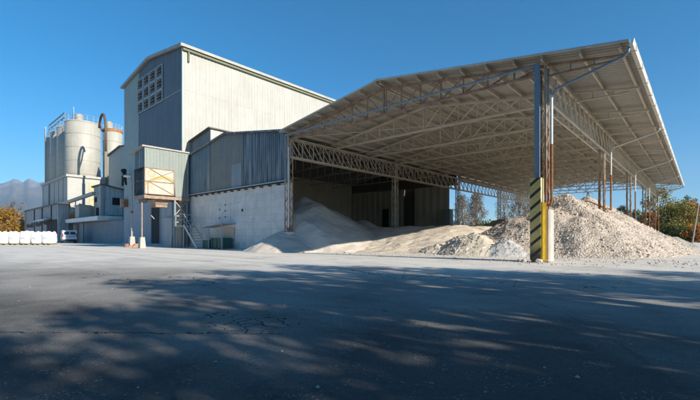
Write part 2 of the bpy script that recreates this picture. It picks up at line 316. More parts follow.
# ------------------------------------------------------------------ mesh helpers
class MB:
    def __init__(s): s.v = []; s.f = []; s.mi = []
    def add(s, vs, fs, mi=0):
        o = len(s.v); s.v += [tuple(p) for p in vs]
        s.f += [tuple(i + o for i in f) for f in fs]; s.mi += [mi] * len(fs)
    def box(s, x0, x1, y0, y1, z0, z1, mi=0):
        s.add([(x0, y0, z0), (x1, y0, z0), (x1, y1, z0), (x0, y1, z0), (x0, y0, z1), (x1, y0, z1), (x1, y1, z1), (x0, y1, z1)],
              [(0, 3, 2, 1), (4, 5, 6, 7), (0, 1, 5, 4), (1, 2, 6, 5), (2, 3, 7, 6), (3, 0, 4, 7)], mi); return s
    def bar(s, a, b, w=.06, h=None, mi=0):
        """rectangular bar from a to b"""
        a = V(a); b = V(b); h = w if h is None else h
        d = (b - a).normalized(); up = V((0, 0, 1)) if abs(d.z) < .95 else V((0, 1, 0))
        r = d.cross(up).normalized() * w / 2; u = r.cross(d).normalized() * h / 2
        s.add([a - r - u, a + r - u, a + r + u, a - r + u, b - r - u, b + r - u, b + r + u, b - r + u],
              [(0, 1, 2, 3), (7, 6, 5, 4), (0, 4, 5, 1), (1, 5, 6, 2), (2, 6, 7, 3), (3, 7, 4, 0)], mi); return s
    def tube(s, pts, rad, n=8, mi=0, caps=True):
        """swept round tube, rad a number or a list"""
        pts = [V(p) for p in pts]; m = len(pts)
        rads = rad if isinstance(rad, (list, tuple)) else [rad] * m
        vs = []; fs = []; prev = None
        for i, p in enumerate(pts):
            d = (pts[min(i + 1, m - 1)] - pts[max(i - 1, 0)]).normalized()
            if prev is None:
                up = V((0, 0, 1)) if abs(d.z) < .9 else V((1, 0, 0)); r = d.cross(up).normalized()
            else: r = (prev - d * prev.dot(d)).normalized()
            prev = r; u = d.cross(r)
            for k in range(n):
                a = 2 * pi * k / n; vs.append(p + (r * cos(a) + u * sin(a)) * rads[i])
        for i in range(m - 1):
            for k in range(n):
                fs.append((i * n + k, i * n + (k + 1) % n, (i + 1) * n + (k + 1) % n, (i + 1) * n + k))
        if caps: fs += [tuple(range(n - 1, -1, -1)), tuple(range((m - 1) * n, m * n))]
        s.add(vs, fs, mi); return s
    def lathe(s, c, prof, n=32, mi=0):
        vs = []; fs = []; m = len(prof)
        for r, z in prof:
            for k in range(n):
                a = 2 * pi * k / n; vs.append((c[0] + r * cos(a), c[1] + r * sin(a), c[2] + z))
        for i in range(m - 1):
            for k in range(n): fs.append((i * n + k, i * n + (k + 1) % n, (i + 1) * n + (k + 1) % n, (i + 1) * n + k))
        fs += [tuple(range(n - 1, -1, -1)), tuple(range((m - 1) * n, m * n))]
        s.add(vs, fs, mi); return s
    def prism(s, poly, axis, a0, a1, mi=0):
        """extrude a 2-D polygon: axis 'y' -> poly in (x,z); 'x' -> (y,z); 'z' -> (x,y)"""
        def P(p, t): return {'y': (p[0], t, p[1]), 'x': (t, p[0], p[1]), 'z': (p[0], p[1], t)}[axis]
        n = len(poly)
        vs = [P(p, a0) for p in poly] + [P(p, a1) for p in poly]
        fs = [tuple(range(n)), tuple(range(2 * n - 1, n - 1, -1))] + [(i, i + n, (i + 1) % n + n, (i + 1) % n) for i in range(n)]
        s.add(vs, fs, mi); return s
    def corr(s, p0, p1, zlo, zhi, nrm, pitch=.25, dep=.035, mi=0):
        """upright trapezoid-ribbed sheet from p0 to p1 (xy); zlo/zhi numbers or functions of xy"""
        p0 = V((p0[0], p0[1])); p1 = V((p1[0], p1[1])); L = (p1 - p0).length; d = (p1 - p0) / L; nrm = V(nrm)
        fl = zlo if callable(zlo) else (lambda x, y: zlo); fh = zhi if callable(zhi) else (lambda x, y: zhi)
        n = max(1, int(round(L / pitch))); pt = L / n; st = []
        for i in range(n):
            for q, o in ((0, 0), (.42, 0), (.55, 1), (.87, 1)): st.append((min(L, (i + q) * pt), o))
        st.append((L, 0)); vs = []; fs = []
        for t, o in st:
            p = p0 + d * t; q = p + nrm * (o * dep)
            vs += [(q.x, q.y, fl(p.x, p.y)), (q.x, q.y, fh(p.x, p.y))]
        for i in range(len(st) - 1): fs.append((2 * i, 2 * i + 2, 2 * i + 3, 2 * i + 1))
        s.add(vs, fs, mi); return s
    def build(s, name, mats, parent=None, label=None, smooth=False, recalc=False):
        off = V(parent['_w']) if parent is not None and '_w' in parent else V((0, 0, 0))
        me = bpy.data.meshes.new(name)
        me.from_pydata([(p[0] - off.x, p[1] - off.y, p[2] - off.z) for p in s.v], [], s.f)
        for m in (mats if isinstance(mats, (list, tuple)) else [mats]): me.materials.append(m)
        if any(s.mi): me.polygons.foreach_set('material_index', s.mi)
        if smooth: me.polygons.foreach_set('use_smooth', [True] * len(me.polygons))
        me.update()
        o = bpy.data.objects.new(name, me); COL.objects.link(o)
        if parent is not None: o.parent = parent; o['_w'] = parent['_w']
        if label: o['label'] = label
        return o
def thing(name, label, cat, loc=(0, 0, 0), group=None):
    o = bpy.data.objects.new(name, None); COL.objects.link(o); o.location = loc; o['_w'] = list(loc)
    o['label'] = label; o['category'] = cat
    if group: o['group'] = group
    return o
def tag(o, label, cat, group=None):
    o['label'] = label; o['category'] = cat
    if group: o['group'] = group
    return o
def struct(o): o['kind'] = 'structure'; return o
def rebase(o, p):
    """move a mesh thing's origin to p without moving its shape"""
    p = V(p); o.data.transform(Matrix.Translation(-p)); o.location = p; return o
def copy_tree(o, parent=None):
    c = o.copy(); COL.objects.link(c); c.parent = parent
    for ch in list(o.children): copy_tree(ch, c)
    return c

# ------------------------------------------------------------------ ground, yard, mountains
g = MB(); n = 14
g.add([(-13000, -13000, -.03), (13000, -13000, -.03), (13000, 13000, -.03), (-13000, 13000, -.03)], [(0, 1, 2, 3)])
struct(g.build('ground', M['field']))
y = MB(); y.box(-150, 6.2, -40, 95, -.3, 0.0)
struct(y.build('yard', M['yard']))
vg = MB(); vg.box(6.2, 60, -40, 95, -.3, .06)
struct(vg.build('grass_verge', M['verge']))

def mountains():
    mb = MB(); D0 = 10000; na = 150; nr = 26
    ridge = [(-900, 190), (-500, 176), (-200, 186), (-60, 178), (0, 182), (7, 180.5), (13, 177.5), (17, 178.5), (22, 181), (29, 178), (34, 179.5), (40, 181.5), (46, 180), (60, 178), (110, 186), (180, 200), (260, 218), (330, 232)]
    def ry(px):
        for (a, ya), (b, yb) in zip(ridge, ridge[1:]):
            if a <= px <= b: return ya + (yb - ya) * (px - a) / (b - a)
        return 236
    th = R(42); idx = {}
    pxs = [-700 + 1030 * (i / (na - 1)) for i in range(na)]
    pxs = sorted(pxs + [i * 1.5 for i in range(0, 34)])
    na = len(pxs)
    vs = []; fs = []
    for i, px in enumerate(pxs):
        u = (px - 350) / 391; d = V((-sin(th) + u * cos(th), cos(th) + u * sin(th), 0))
        for j in range(nr):
            t = j / (nr - 1)
            dep = D0 - 3200 + 4800 * t                       # foot of the slope to behind the crest
            k = min(1, t / .65) if t <= .65 else 1 - (t - .65) / .35
            H = (236.5 - ry(px) + 1.2 * noise.fractal(V((px * .11, 0, 2)), .9, 2.1, 5)) / 391 * (D0 - 3200 + 4800 * .65)
            p = d * dep
            w = noise.fractal(V((p.x, p.y, 3.3)) * .0008, 1.0, 2.1, 6)
            w2 = abs(noise.fractal(V((p.x, p.y, 9.1)) * .0018, 1.0, 2.1, 4))
            z = H * (k ** 1.15) * (1 + .30 * w * (1 - k)) - 170 * w2 * k * (1 - k) * 4 + 30 * w * k
            vs.append((p.x, p.y, max(z, -1) if 0 < j < nr - 1 else -2))
    for i in range(na - 1):
        for j in range(nr - 1): fs.append((i * nr + j, i * nr + nr + j, i * nr + nr + j + 1, i * nr + j + 1))
    mb.add(vs, fs); return struct(mb.build('mountains', M['mountain'], smooth=True))
mountains()

# ------------------------------------------------------------------ open shed
XL, XR, XM = -20.6, -4.70, -12.62
Y0, BAY = 16.75, 12.2
YA, YB = 16.15, 66.3
ZR, SL = 9.18, .143
XE = -1.83
def roofz(x): return ZR - SL * abs(x - XM)
shed = thing('open_shed', 'long open sided steel shed with latticed trusses, standing over the gravel heaps', 'shed', (XM, Y0, 0))
def shed_roof():
    mb = MB()
    for xa, xb in ((XM, XE), (XM, -20.72)):
        n = int((YB - YA) / .26); vs = []; fs = []; st = []
        pt = (YB - YA) / n
        for i in range(n):
            for q, o in ((0, 0), (.5, 0), (.62, 1), (.88, 1)): st.append((YA + (i + q) * pt, o))
        st.append((YB, 0))
        for yy, o in st:
            for x in (xa, xb): vs.append((x, yy, roofz(x) + o * .025))
        for i in range(len(st) - 1): fs.append((2 * i, 2 * i + 1, 2 * i + 3, 2 * i + 2))
        mb.add(vs, fs)
    r = mb.build('roof', M['roof_sheet'], shed)
    c = MB(); c.prism([(XM - .3, roofz(XM - .3) + .05), (XM, ZR + .07), (XM + .3, roofz(XM + .3) + .05), (XM, ZR + .045)], 'y', YA - .03, YB + .03)
    c.build('ridge_cap', M['gutter'], r)
    f = MB()                                                # barge trim on the front edge
    for xa, xb in ((XM, XE), (-20.72, XM)):
        f.bar((xa, YA - .02, roofz(xa) - .0), (xb, YA - .02, roofz(xb) - .0), .04, .07)
    f.build('barge_trim', M['steel'], r)
shed_roof()
px_list = [XM + .1 + i * 1.13 for i in range(9)] + [-2.05] + [XM - .12 - i * 1.1 for i in range(8)]
px_list = [XM + .12, XM + 1.2, XM + 2.35, XM + 3.5, XM + 4.65, XM + 5.8, XM + 6.95, XM + 8.0, -3.30, -2.10, XM - .12, XM - 1.25, XM - 2.4, XM - 3.55, XM - 4.7, XM - 5.85, XM - 7.0, -20.4]
for x in px_list:
    m = MB(); z = roofz(x) - .012
    sg = 1 if x > XM else -1
    m.box(x - .022, x + .022, YA + .02, YB - .05, z - .19, z - .012)
    m.box(x - .05, x - .023, YA + .02, YB - .05, z - .19, z - .178); m.build('purlin', M['purlin'], shed)

def web_truss(i, yc, front):
    mat = M['red_steel'] if front else M['steel']
    root = None
    tz = lambda x: roofz(x) - .27
    ZB = 7.50
    t = MB()
    for dy in (-.05, .05):
        t.bar((XL, yc + dy, tz(XL)), (XM, yc + dy, tz(XM)), .05, .10); t.bar((XM, yc + dy, tz(XM)), (XR, yc + dy, tz(XR)), .05, .10)
    tr = t.build('roof_truss', mat, shed)
    b = MB()
    for dy in (-.05, .05): b.bar((XL, yc + dy, ZB), (XR, yc + dy, ZB), .05, .10)
    b.build('bottom_chord', mat, tr)
    w = MB(); n = 14
    for k in range(1, n):
        x = XL + (XR - XL) * k / n
        w.bar((x, yc, ZB), (x, yc, tz(x)), .09 if k == n // 2 else .06)
        if k == n // 2: w.bar((x + .16, yc, ZB), (x + .16, yc, tz(x + .16)), .05)
    for k in range(n):
        x0 = XL + (XR - XL) * k / n; x1 = XL + (XR - XL) * (k + 1) / n
        if k < n // 2: w.bar((x0, yc, tz(x0)), (x1, yc, ZB), .06)
        else: w.bar((x1, yc, tz(x1)), (x0, yc, ZB), .06)
    w.build('lacing', mat, tr)
    # bracket that carries the eave overhang
    k = MB()
    for dy in (-.04, .04):
        k.bar((XR + .18, yc + dy, roofz(XR) - .26), (XE - .15, yc + dy, roofz(XE) - .24), .04, .07)
        k.bar((XR + .18, yc + dy, 7.35), (XE - .5, yc + dy, roofz(XE) - .34), .04, .06)
    for q in (.33, .66):
        x = XR + .18 + (XE - XR - .5) * q
        k.bar((x, yc, roofz(x) - .26), (x, yc, 7.35 + (roofz(XE) - .34 - 7.35) * q), .04)
    k.build('eave_bracket', mat if front else M['steel'], shed)
for i in range(13): web_truss(i, Y0 + i * BAY / 3, i == 0)

def girder(x0, x1):
    a = MB(); zt, zb = 7.55, 6.33
    for x in (x0, x1):
        for z in (zt, zb): a.bar((x, Y0, z), (x, Y0 + 4 * BAY, z), .08, .08)
    gr = a.build('eave_girder', M['steel'], shed)
    for b in range(4):
        w = MB(); n = 12
        for x in (x0, x1):
            for k in range(n):
                ya = Y0 + b * BAY + BAY * k / n; yb = ya + BAY / n
                w.bar((x, ya, zb), (x, ya, zt), .045)
                w.bar((x, ya, zt), (x, yb, zb), .045)
        for k in range(n + 1):
            ya = Y0 + b * BAY + BAY * k / n
            if k % 2 == 0 and k < n: w.bar((x0, ya, zb - .01), (x1, ya + BAY / n, zb - .01), .04)
        w.build('lacing', M['steel'], gr)
girder(-4.90, -4.50); girder(-20.80, -20.40)

def column(xc, yc, top, mat, w=.19, d=.19, rust=None):
    c = MB()
    for sx in (-1, 1):
        for sy in (-1, 1):
            x, yv = xc + sx * w, yc + sy * d
            c.box(min(x, x - sx * .07), max(x, x - sx * .07), yv - .007, yv + .007, 0, top)
            c.box(x - .007, x + .007, min(yv, yv - sy * .07), max(yv, yv - sy * .07), 0, top)
    col = c.build('column', mat, shed)
    l = MB(); n = int(top / .62)
    for sx in (-1, 1):
        for k in range(n):
            z0 = top * k / n; z1 = top * (k + 1) / n; s0 = 1 if k % 2 else -1
            l.bar((xc + sx * (w + .012), yc - d * s0, z0), (xc + sx * (w + .012), yc + d * s0, z1), .012, .03)
            l.bar((xc - w * s0, yc + sx * (d + .012), z0), (xc + w * s0, yc + sx * (d + .012), z1), .03, .012)
    l.build('lacing', mat, col)
for b in range(5):
    yc = Y0 + b * BAY
    column(XR, yc, roofz(XR) - .33, M['column'], .16, .19)
    column(XL, yc, 7.6, M['column'] if b == 0 else M['steel'], .2, .2)

def gutter():
    m = MB(); z = roofz(XE)
    prof = [(XE - .02, z + .0), (XE - .02, z - .17), (XE + .10, z - .17), (XE + .14, z + .03), (XE + .115, z + .03), (XE + .08, z - .15), (XE + .0, z - .15), (XE + .0, z + .0)]
    m.prism(prof, 'y', YA - .05, YB + .05)
    for k in range(26):
        yy = YA + .6 + k * 1.93
        m.box(XE - .03, XE + .152, yy - .025, yy + .025, z - .19, z - .172); m.box(XE + .142, XE + .152, yy - .025, yy + .025, z - .172, z + .045)
    m.build('eave_gutter', M['gutter'], shed)
gutter()
def downpipe(yc, yo=-.38, low=2.2, sp=4.6):
    m = MB(); z = roofz(XE) - .25; xv = -4.30
    m.tube([(XE - .03, yc + yo - .05, z + .1), (XE - .05, yc + yo - .05, z - .06), (XE - .18, yc + yo - .04, z - .17), (xv + .12, yc + yo, 6.62), (xv, yc + yo, 6.42)], .045, 10)
    o = m.build('downpipe', M['blue_pipe'] if yc < 20 else M['white_pipe'], shed)  # near slope in blue grey, shade on the white pipe put into colour
    a = MB(); a.tube([(xv, yc + yo, 6.46), (xv, yc + yo, sp)], .048, 10); a.build('white_length', M['white_pipe'], o)
    a = MB(); a.tube([(xv, yc + yo, sp), (xv, yc + yo, low + .15), (xv - .05, yc + yo, low + .03), (xv - .16, yc + yo + .02, low)], .052, 10); a.build('rusted_length', M['rust'], o)
for b in range(5): downpipe(Y0 + b * BAY, -.38 if b == 0 else .6, 2.2 if b == 0 else (2.1, 2.1, 1.6, .6)[b - 1], 4.55 if b == 0 else 4.9)
# blue drain pipe across the front truss and down the corner post
m = MB(); m.tube([(XL + .05, 16.42, 4.7), (XL + .05, 16.42, 7.62), (XL + .12, 16.40, 7.72), (-4.95, 16.40, 7.76)], .048, 10)
m.build('drain_pipe', M['blue_pipe'], shed)
m = MB(); m.box(-4.93, -4.74, 16.36, 16.46, 3.2, 7.83); m.build('drain_box', M['blue_pipe'], shed)
m = MB(); m.tube([(-20.32, 16.5, 1.6), (-20.32, 16.5, 6.9)], .05, 8); m.build('post_pipe', M['white_pipe'], shed)
# striped guard and concrete plinth of the corner post
m = MB()
m.box(-5.01, -4.62, 16.10, 16.13, .02, 3.28)
m.box(-5.01, -4.985, 16.13, 16.50, .02, 3.28)
cg = m.build('column_guard', M['guard'], shed, 'yellow steel guard with black diagonal stripes')
m = MB(); m.box(-4.645, -4.62, 16.13, 16.5, .02, 3.28); m.build('side_plate', M['yellow_pale'], cg)
m = MB(); m.box(-4.615, -4.59, 16.12, 16.53, .02, 2.33)
m.box(-4.59, -4.55, 16.12, 16.16, .02, 2.33); m.box(-4.59, -4.55, 16.49, 16.53, .02, 2.33); m.box(-4.59, -4.56, 16.30, 16.34, .02, 2.33)
m.build('yellow_channel', M['yellow'], cg)
m = MB(); m.prism([(-4.46, 16.535), (-4.40, 16.60), (-4.40, 17.06), (-4.95, 17.06), (-4.95, 16.535)], 'z', 0, 2.06); m.build('plinth', M['concrete_pale'], shed)
for b in range(1, 5):
    m = MB(); m.box(XR - .3, XR + .3, Y0 + b * BAY - .3, Y0 + b * BAY + .3, 0, 1.9 if b < 4 else .8); m.build('plinth', M['concrete_pale'], shed)
for b in range(5):
    m = MB(); m.box(XL - .28, XL + .28, Y0 + b * BAY - .28, Y0 + b * BAY + .28, 0, 1.3 if b == 0 else 1.0)
    m.build('plinth', M['block'] if b == 0 else M['concrete_pale'], shed)
m = MB(); m.corr((-20.86, 41.7), (-20.86, YB), 7.35, 8.0, (1, 0), .26, .03); m.build('eave_sheet', M['roof_sheet'], shed)
# side bracing at the far gable and far drain pipe
m = MB(); m.tube([(XE + .1, YB - .2, 7.4), (XE - .3, YB - .2, 7.2), (-4.4, YB - .2, 7.05)], .07, 8); m.build('drain_pipe', M['white_pipe'], shed)
m = MB()
for b in range(4):
    for s in (0, 1):
        a = Y0 + b * BAY + s * BAY / 2; m.bar((XL + 1, a, 7.48), (XR - 1, a + BAY / 2, 7.48), .03)
m.build('wind_brace', M['steel'], shed)

# ------------------------------------------------------------------ low side hall
hall = thing('side_hall', 'low gabled hall with blue ribbed cladding above a whitewashed block wall', 'building', (-28.9, 17, 0))
HX0, HX1, HM, HY, HYB = -37.1, -20.72, -28.9, 17.0, 41.6
def hz(x): return 9.42 - .148 * abs(x - HM)
ZC = 4.74
def clad(name, x0, x1, mat, z0=ZC, z1=None, y=HY, label=None, pitch=.24):
    m = MB(); m.corr((x0, y), (x1, y), z0, (lambda x, yy: hz(x) - .06) if z1 is None else z1, (0, -1), pitch, .04)
    return m.build(name, mat, hall, label)
clad('cladding_panel', HX0, -31.9, M['hall_teal'], label='teal ribbed cladding beside the hopper')
clad('cladding_panel', -31.5, -26.45, M['hall_beige'], label='grey beige ribbed cladding under the ridge')
clad('cladding_panel', -26.4, -20.95, M['hall_blue'], label='dark blue ribbed cladding with pale streaks and rust')
clad('cladding_panel', -28.05, -26.6, M['hall_patch'], ZC + .03, 6.75, HY - .05, 'pale blue repair sheet', .2)
m = MB(); m.box(-31.9, -31.5, HY - .06, HY + .02, ZC, hz(-31.7) - .06); m.build('corner_trim', M['hall_blue'], hall)
for x in (-32.35, -25.75, -25.1, -23.3):                     # rusted fixing strips
    m = MB(); m.box(x - .03, x + .03, HY - .062, HY - .045, ZC + .2 + random.random() * .7, ZC + 1.1 + random.random() * .9); m.build('rust_strip', M['duct'], hall)
m = MB(); m.box(-20.98, -20.86, HY - .08, HY + .02, ZC - .1, hz(-20.9) - .1); m.build('corner_trim', M['hall_patch'], hall)
m = MB(); m.box(-36.2, -20.95, HY + .02, HY + .4, 0, ZC - .03); m.box(-22.1, -20.93, HY - .12, HY + .018, 0, 4.55)
bw = m.build('block_wall', M['block'], hall)
m = MB()
for x, z in ((-30.0, 3.25), (-29.1, 3.6), (-29.1, 3.1), (-29.1, 2.6), (-30.0, 2.55)): m.box(x - .06, x + .06, HY - .004, HY + .05, z - .06, z + .06)
m.box(-26.7, -26.5, HY - .004, HY + .05, 2.95, 3.15)
for k in range(12):
    x = -31 + random.random() * 9; z = 1.2 + random.random() * 3; m.box(x - .025, x + .025, HY - .003, HY + .05, z - .02, z + .025)
m.build('wall_hole', M['dark'], bw)
m = MB(); m.box(-36.9, -20.8, HY - .22, HY + .02, ZC - .06, ZC + .015); m.box(-36.9, -20.8, HY - .22, HY - .205, ZC - .06, ZC + .12)
fl = m.build('drip_ledge', M['hall_patch'], hall)
for k in range(13):
    x = -34 + k; m = MB(); m.box(x - .12, x + .12, HY - .15, HY + .015, ZC - .16, ZC - .06); m.build('ledge_bracket', M['duct'], fl)
m = MB()
for xa, xb in ((HM, HX1 + .05), (HM, HX0)):
    n = 96; vs = []; fs = []; st = []; ya, yb = HY - .25, HYB
    for i in range(n):
        for q, o in ((0, 0), (.5, 0), (.62, 1), (.88, 1)): st.append((ya + (i + q) * (yb - ya) / n, o))
    st.append((yb, 0))
    for yy, o in st:
        for x in (xa, xb): vs.append((x, yy, hz(x) + o * .035))
    for i in range(len(st) - 1): fs.append((2 * i, 2 * i + 1, 2 * i + 3, 2 * i + 2))
    m.add(vs, fs)
hr = m.build('roof', M['roof_grey'], hall)
m = MB(); m.bar((HM, HY - .2, hz(HM) - .02), (HX1 + .05, HY - .2, hz(HX1) - .02), .14, .12); m.bar((HX0, HY - .2, hz(HX0) - .02), (HM, HY - .2, hz(HM) - .02), .14, .12)
m.build('verge_trim', M['hall_blue'], hr)
m = MB(); m.box(-21.6, -20.7, HY - .3, HY - .1, 8.12, 8.3); m.build('box_gutter_end', M['hall_patch'], hr)
m = MB(); m.box(-20.712, -20.66, 16.6, 41.68, 7.9, 8.26); m.build('valley_light_stop', M['roof_grey'], hr)  # added strip in the roof gap, stopping a slit of sun
# inside: back wall with a dark recess, side wall, door, roof trusses
m = MB(); m.corr((-37, HYB - .3), (-28.1, HYB - .3), 0, 6.9, (0, -1), .9, .05); bk = m.build('back_wall', M['panel_back'], hall)
m = MB(); m.corr((-26.4, HYB - .32), (-21.7, HYB - .32), 0, 6.9, (0, -1), .9, .05); m.build('back_wall', M['panel_back'], hall, 'paler panel wall beside the open bay')
m = MB(); m.prism([(-37, 6.9), (-20.9, 6.9), (-20.9, hz(-20.9) + .02), (HM, hz(HM) + .02), (-37, hz(-37) + .02)], 'y', HYB - .2, HYB - .05); m.box(-28.2, -26.3, HYB + .1, HYB + .25, 0, 7); m.box(-28.3, -28.1, HYB - .28, HYB + .1, 0, 6.9); m.box(-26.4, -26.2, HYB - .28, HYB + .1, 0, 6.9); m.build('upper_wall', M['dark_roof'], hall)
m = MB(); m.box(-31.35, -30.4, HYB - .39, HYB - .3, 0, 4.6); m.build('door', M['dark_door'], bk)
m = MB(); m.box(-37.15, -36.95, HY + .4, HYB, 0, 8.2); m.build('side_wall', M['panel_back'], hall)
for k in range(1, 6):
    yc = Y0 + k * BAY / 3 + .4; m = MB(); tz = lambda x: hz(x) - .2
    m.bar((HX0, yc, tz(HX0)), (HM, yc, tz(HM)), .1); m.bar((HM, yc, tz(HM)), (HX1, yc, tz(HX1)), .1); m.bar((HX0, yc, 7.5), (HX1, yc, 7.5), .1)
    for q in range(1, 14):
        x = HX0 + (HX1 - HX0) * q / 14; m.bar((x, yc, 7.5), (x, yc, tz(x)), .05)
    m.build('roof_truss', M['steel'], hall)
# roof monitor over the ridge
m = MB(); MX0, MX1, MY = -36.7, -33.3, 18.0
m.prism([(MX0, 8.2), (MX1, 8.2), (MX1, 10.78), (MX0, 10.22)], 'y', MY, 27.0)
mo = m.build('roof_monitor', M['cream'], hr, 'small grey monitor standing on the hall roof')
m = MB(); m.corr((MX0, MY - .02), (MX1, MY - .02), 8.2, lambda x, yy: 10.22 + (x - MX0) * .1647, (0, -1), .2, .02); m.build('front_sheet', M['hall_beige'], mo)  # greyer sheet puts the shade of the front face into the colour
m = MB(); m.prism([(MX0 - .45, 10.17), (MX1 + .2, 10.84), (MX1 + .2, 10.94), (MX0 - .45, 10.27)], 'y', MY - .3, 27.2); m.build('monitor_roof', M['dark_roof'], mo)
# ------------------------------------------------------------------ tall process hall
tow = thing('process_hall', 'tall gabled hall with cream ribbed long wall and dark blue front', 'building', (-45.2, 17.3, 0))
TX0, TX1, TM, TY, TYB = -53.2, -37.3, -45.25, 17.3, 60.0
def tz_(x): return 20.5 - .142 * abs(x - TM)
rows = [4.8, 8.2, 11.7, 15.25, 19.3]
m = MB()
for i, (a, b) in enumerate(zip(rows, rows[1:])): m.corr((TX1 + .012 * (i % 2), TY), (TX1 + .012 * (i % 2), TYB), a - (.02 if i else 4.8), b + .03, (1, 0), .36, .03)
sw = m.build('side_wall', M['cream'], tow)
m = MB()
for a, b in zip(rows[:-1], rows[1:]):
    i = rows.index(a)
    m.corr((-48.45, TY - .01 * (i % 2)), (TX1, TY - .01 * (i % 2)), a - (.02 if i else .0), (lambda x, yy: tz_(x) - .05) if b > 19 else b + .02, (0, -1), .3, .035)
fw = m.build('front_wall', M['tower_blue'], tow)
m = MB(); m.bar((-48.4, TY - .06, 15.25), (TX1, TY - .06, 15.25), .05, .09); m.build('seam_strip', M['tower_pale'], fw)
m = MB(); m.bar((TX1 - .04, TY - .06, 4.8), (TX1 - .04, TY - .06, 19.3), .16, .12); m.build('corner_trim', M['tower_pale'], fw)
m = MB()
hs = [0.3, 4.8, 7.6, 10.4, 13.2, 16.0, 18.5, 30]
for i, (a, b) in enumerate(zip(hs, hs[1:])):
    m.corr((TX0, TY - .02 - .012 * (i % 2)), (-48.45, TY - .02 - .012 * (i % 2)), a, (lambda x, yy: tz_(x) - .05) if b > 20 else b + .02, (0, -1), .55, .025)
m.build('front_wall', M['tower_pale'], tow, 'pale green strip of cladding at the left')
m = MB(); m.box(TX0 + .02, TX0 + .2, TY + .02, TYB, 0, 19.2); m.box(TX0, TX1, TYB, TYB + .2, 0, 19.2); m.build('rear_wall', M['tower_pale'], tow)
m = MB()
m.prism([(TX0 - .3, tz_(TX0 - .3)), (TM, tz_(TM)), (TX1 + .3, tz_(TX1 + .3)), (TX1 + .3, tz_(TX1 + .3) + .16), (TM, tz_(TM) + .16), (TX0 - .3, tz_(TX0 - .3) + .16)], 'y', TY - .3, TYB + .3)
tr = m.build('roof', M['roof_grey'], tow)
m = MB(); m.bar((TX1 + .31, TY - .3, tz_(TX1) + .04), (TX1 + .31, TYB, tz_(TX1) + .04), .05, .28); m.build('fascia', M['cream_trim'], tr)
m = MB(); m.bar((TX0 - .3, TY - .33, tz_(TX0) + .03), (TM, TY - .33, tz_(TM) + .07), .06, .30); m.bar((TM, TY - .33, tz_(TM) + .07), (TX1 + .3, TY - .33, tz_(TX1) + .03), .06, .30)
m.build('verge_trim', M['cream_trim'], tr)
m = MB(); m.box(TX1 + .065, TX1 + .26, TY - .1, TYB, 18.98, 19.16); m.tube([(TX1 + .15, TY + .5, 19.0), (TX1 + .15, TY + .5, 18.0)], .09, 8); m.build('gutter', M['green_trim'], tr)
for ci, x in enumerate((-47.8, -46.05, -44.3, -42.55)):
    for zz in (18.42, 17.08, 15.76):
        z = zz if ci else zz
        m = MB(); m.box(x - .82, x + .82, TY - .12, TY - .075, z - .655, z + .655); L = m.build('louvre', M['hall_patch'], tow)
        m = MB(); m.box(x - .54, x + .54, TY - .135, TY - .122, z - .48, z + .48); m.build('opening', M['dark'], L)
        m = MB()
        for k in range(3): m.box(x - .55, x + .55, TY - .22, TY - .136, z - .43 + k * .34, z - .37 + k * .34)
        m.box(x - .02, x + .02, TY - .2, TY - .137, z - .48, z + .48)
        m.build('slats', M['louvre'], L)
# ground floor of the tall hall
m = MB(); m.box(-53.2, -36.25, TY - .05, TY + .3, 0, 4.78); m.box(-53.2, -36.3, TY - .35, TY - .055, 0, .24)
lw = m.build('ground_floor_wall', M['render_grey'], tow)
def pxX(px, Y):
    u = (px - 350) / 391; c, s = cos(R(42)), sin(R(42)); return Y / (c + u * s) * (-s + u * c)
dx0, dx1 = pxX(151.5, 17.2), pxX(160, 17.2)
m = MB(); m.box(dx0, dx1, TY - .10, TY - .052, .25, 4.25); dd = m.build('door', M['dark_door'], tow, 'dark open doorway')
m = MB(); m.box(dx0 - .12, dx0, TY - .13, TY - .053, .25, 4.37); m.box(dx1, dx1 + .12, TY - .13, TY - .053, .25, 4.37); m.box(dx0, dx1, TY - .13, TY - .101, 4.25, 4.37)
m.build('door_frame', M['grey_door'], dd)
a, b = pxX(145, 17.1), pxX(151, 17.1)
m = MB(); m.corr((a, TY - .1), (b - .15, TY - .1), .3, 4.3, (0, -1), .3, .03); m.build('wall_sheet', M['render_grey'], tow)
a, b = pxX(166, 17.1), pxX(178, 17.1)
m = MB(); m.corr((a, TY - .4), (b, TY - .4), 0, 2.75, (0, -1), .5, .03); m.box(a, b, TY - .42, TY - .37, 2.75, 2.85); m.build('door', M['grey_door'], tow, 'pale grey ribbed door')

# ------------------------------------------------------------------ loading hopper on legs
BX0, BX1, BY0, BY1 = -37.2, -35.0, 12.95, 16.78
hop = thing('loading_hopper', 'grey green loading hopper tower on steel legs with a faded white and yellow panel', 'hopper', (-36, 13, 0))
m = MB(); m.corr((BX1, BY0), (BX1, BY1), lambda x, yy: 6.9 if yy < 15.42 else 4.55, 8.55, (1, 0), .28, .03); hb = m.build('side_cladding', M['box_green'], hop)
m = MB(); m.corr((BX0, BY0), (BX1, BY0), 6.9, lambda x, yy: 8.55 - (BX1 - x) * .10, (0, -1), .28, .03); m.build('front_cladding', M['hall_blue'], hop)
m = MB(); m.box(BX0, BX0 + .05, BY0 + .02, BY1, 4.6, 8.3); m.box(BX0 + .06, BX1 - .05, BY1 - .1, BY1, 4.6, 8.3); m.box(BX0 + .06, BX1 - .05, BY0 + .5, BY0 + .55, 4.6, 6.9); m.build('rear_cladding', M['hall_teal'], hop)
m = MB(); m.prism([(BX0 - .75, 8.28), (BX1 + .12, 8.60), (BX1 + .12, 8.72), (BX0 - .75, 8.40)], 'y', BY0 - .25, BY1); m.build('hopper_roof', M['cream_trim'], hop)
m = MB(); m.box(BX1 - .05, BX1 + .01, BY0, 15.4, 4.62, 6.86); hp = m.build('hopper_panel', M['hopper_panel'], hop, 'white panel with a faded yellow arched band')
m = MB(); X = BX1 + .035
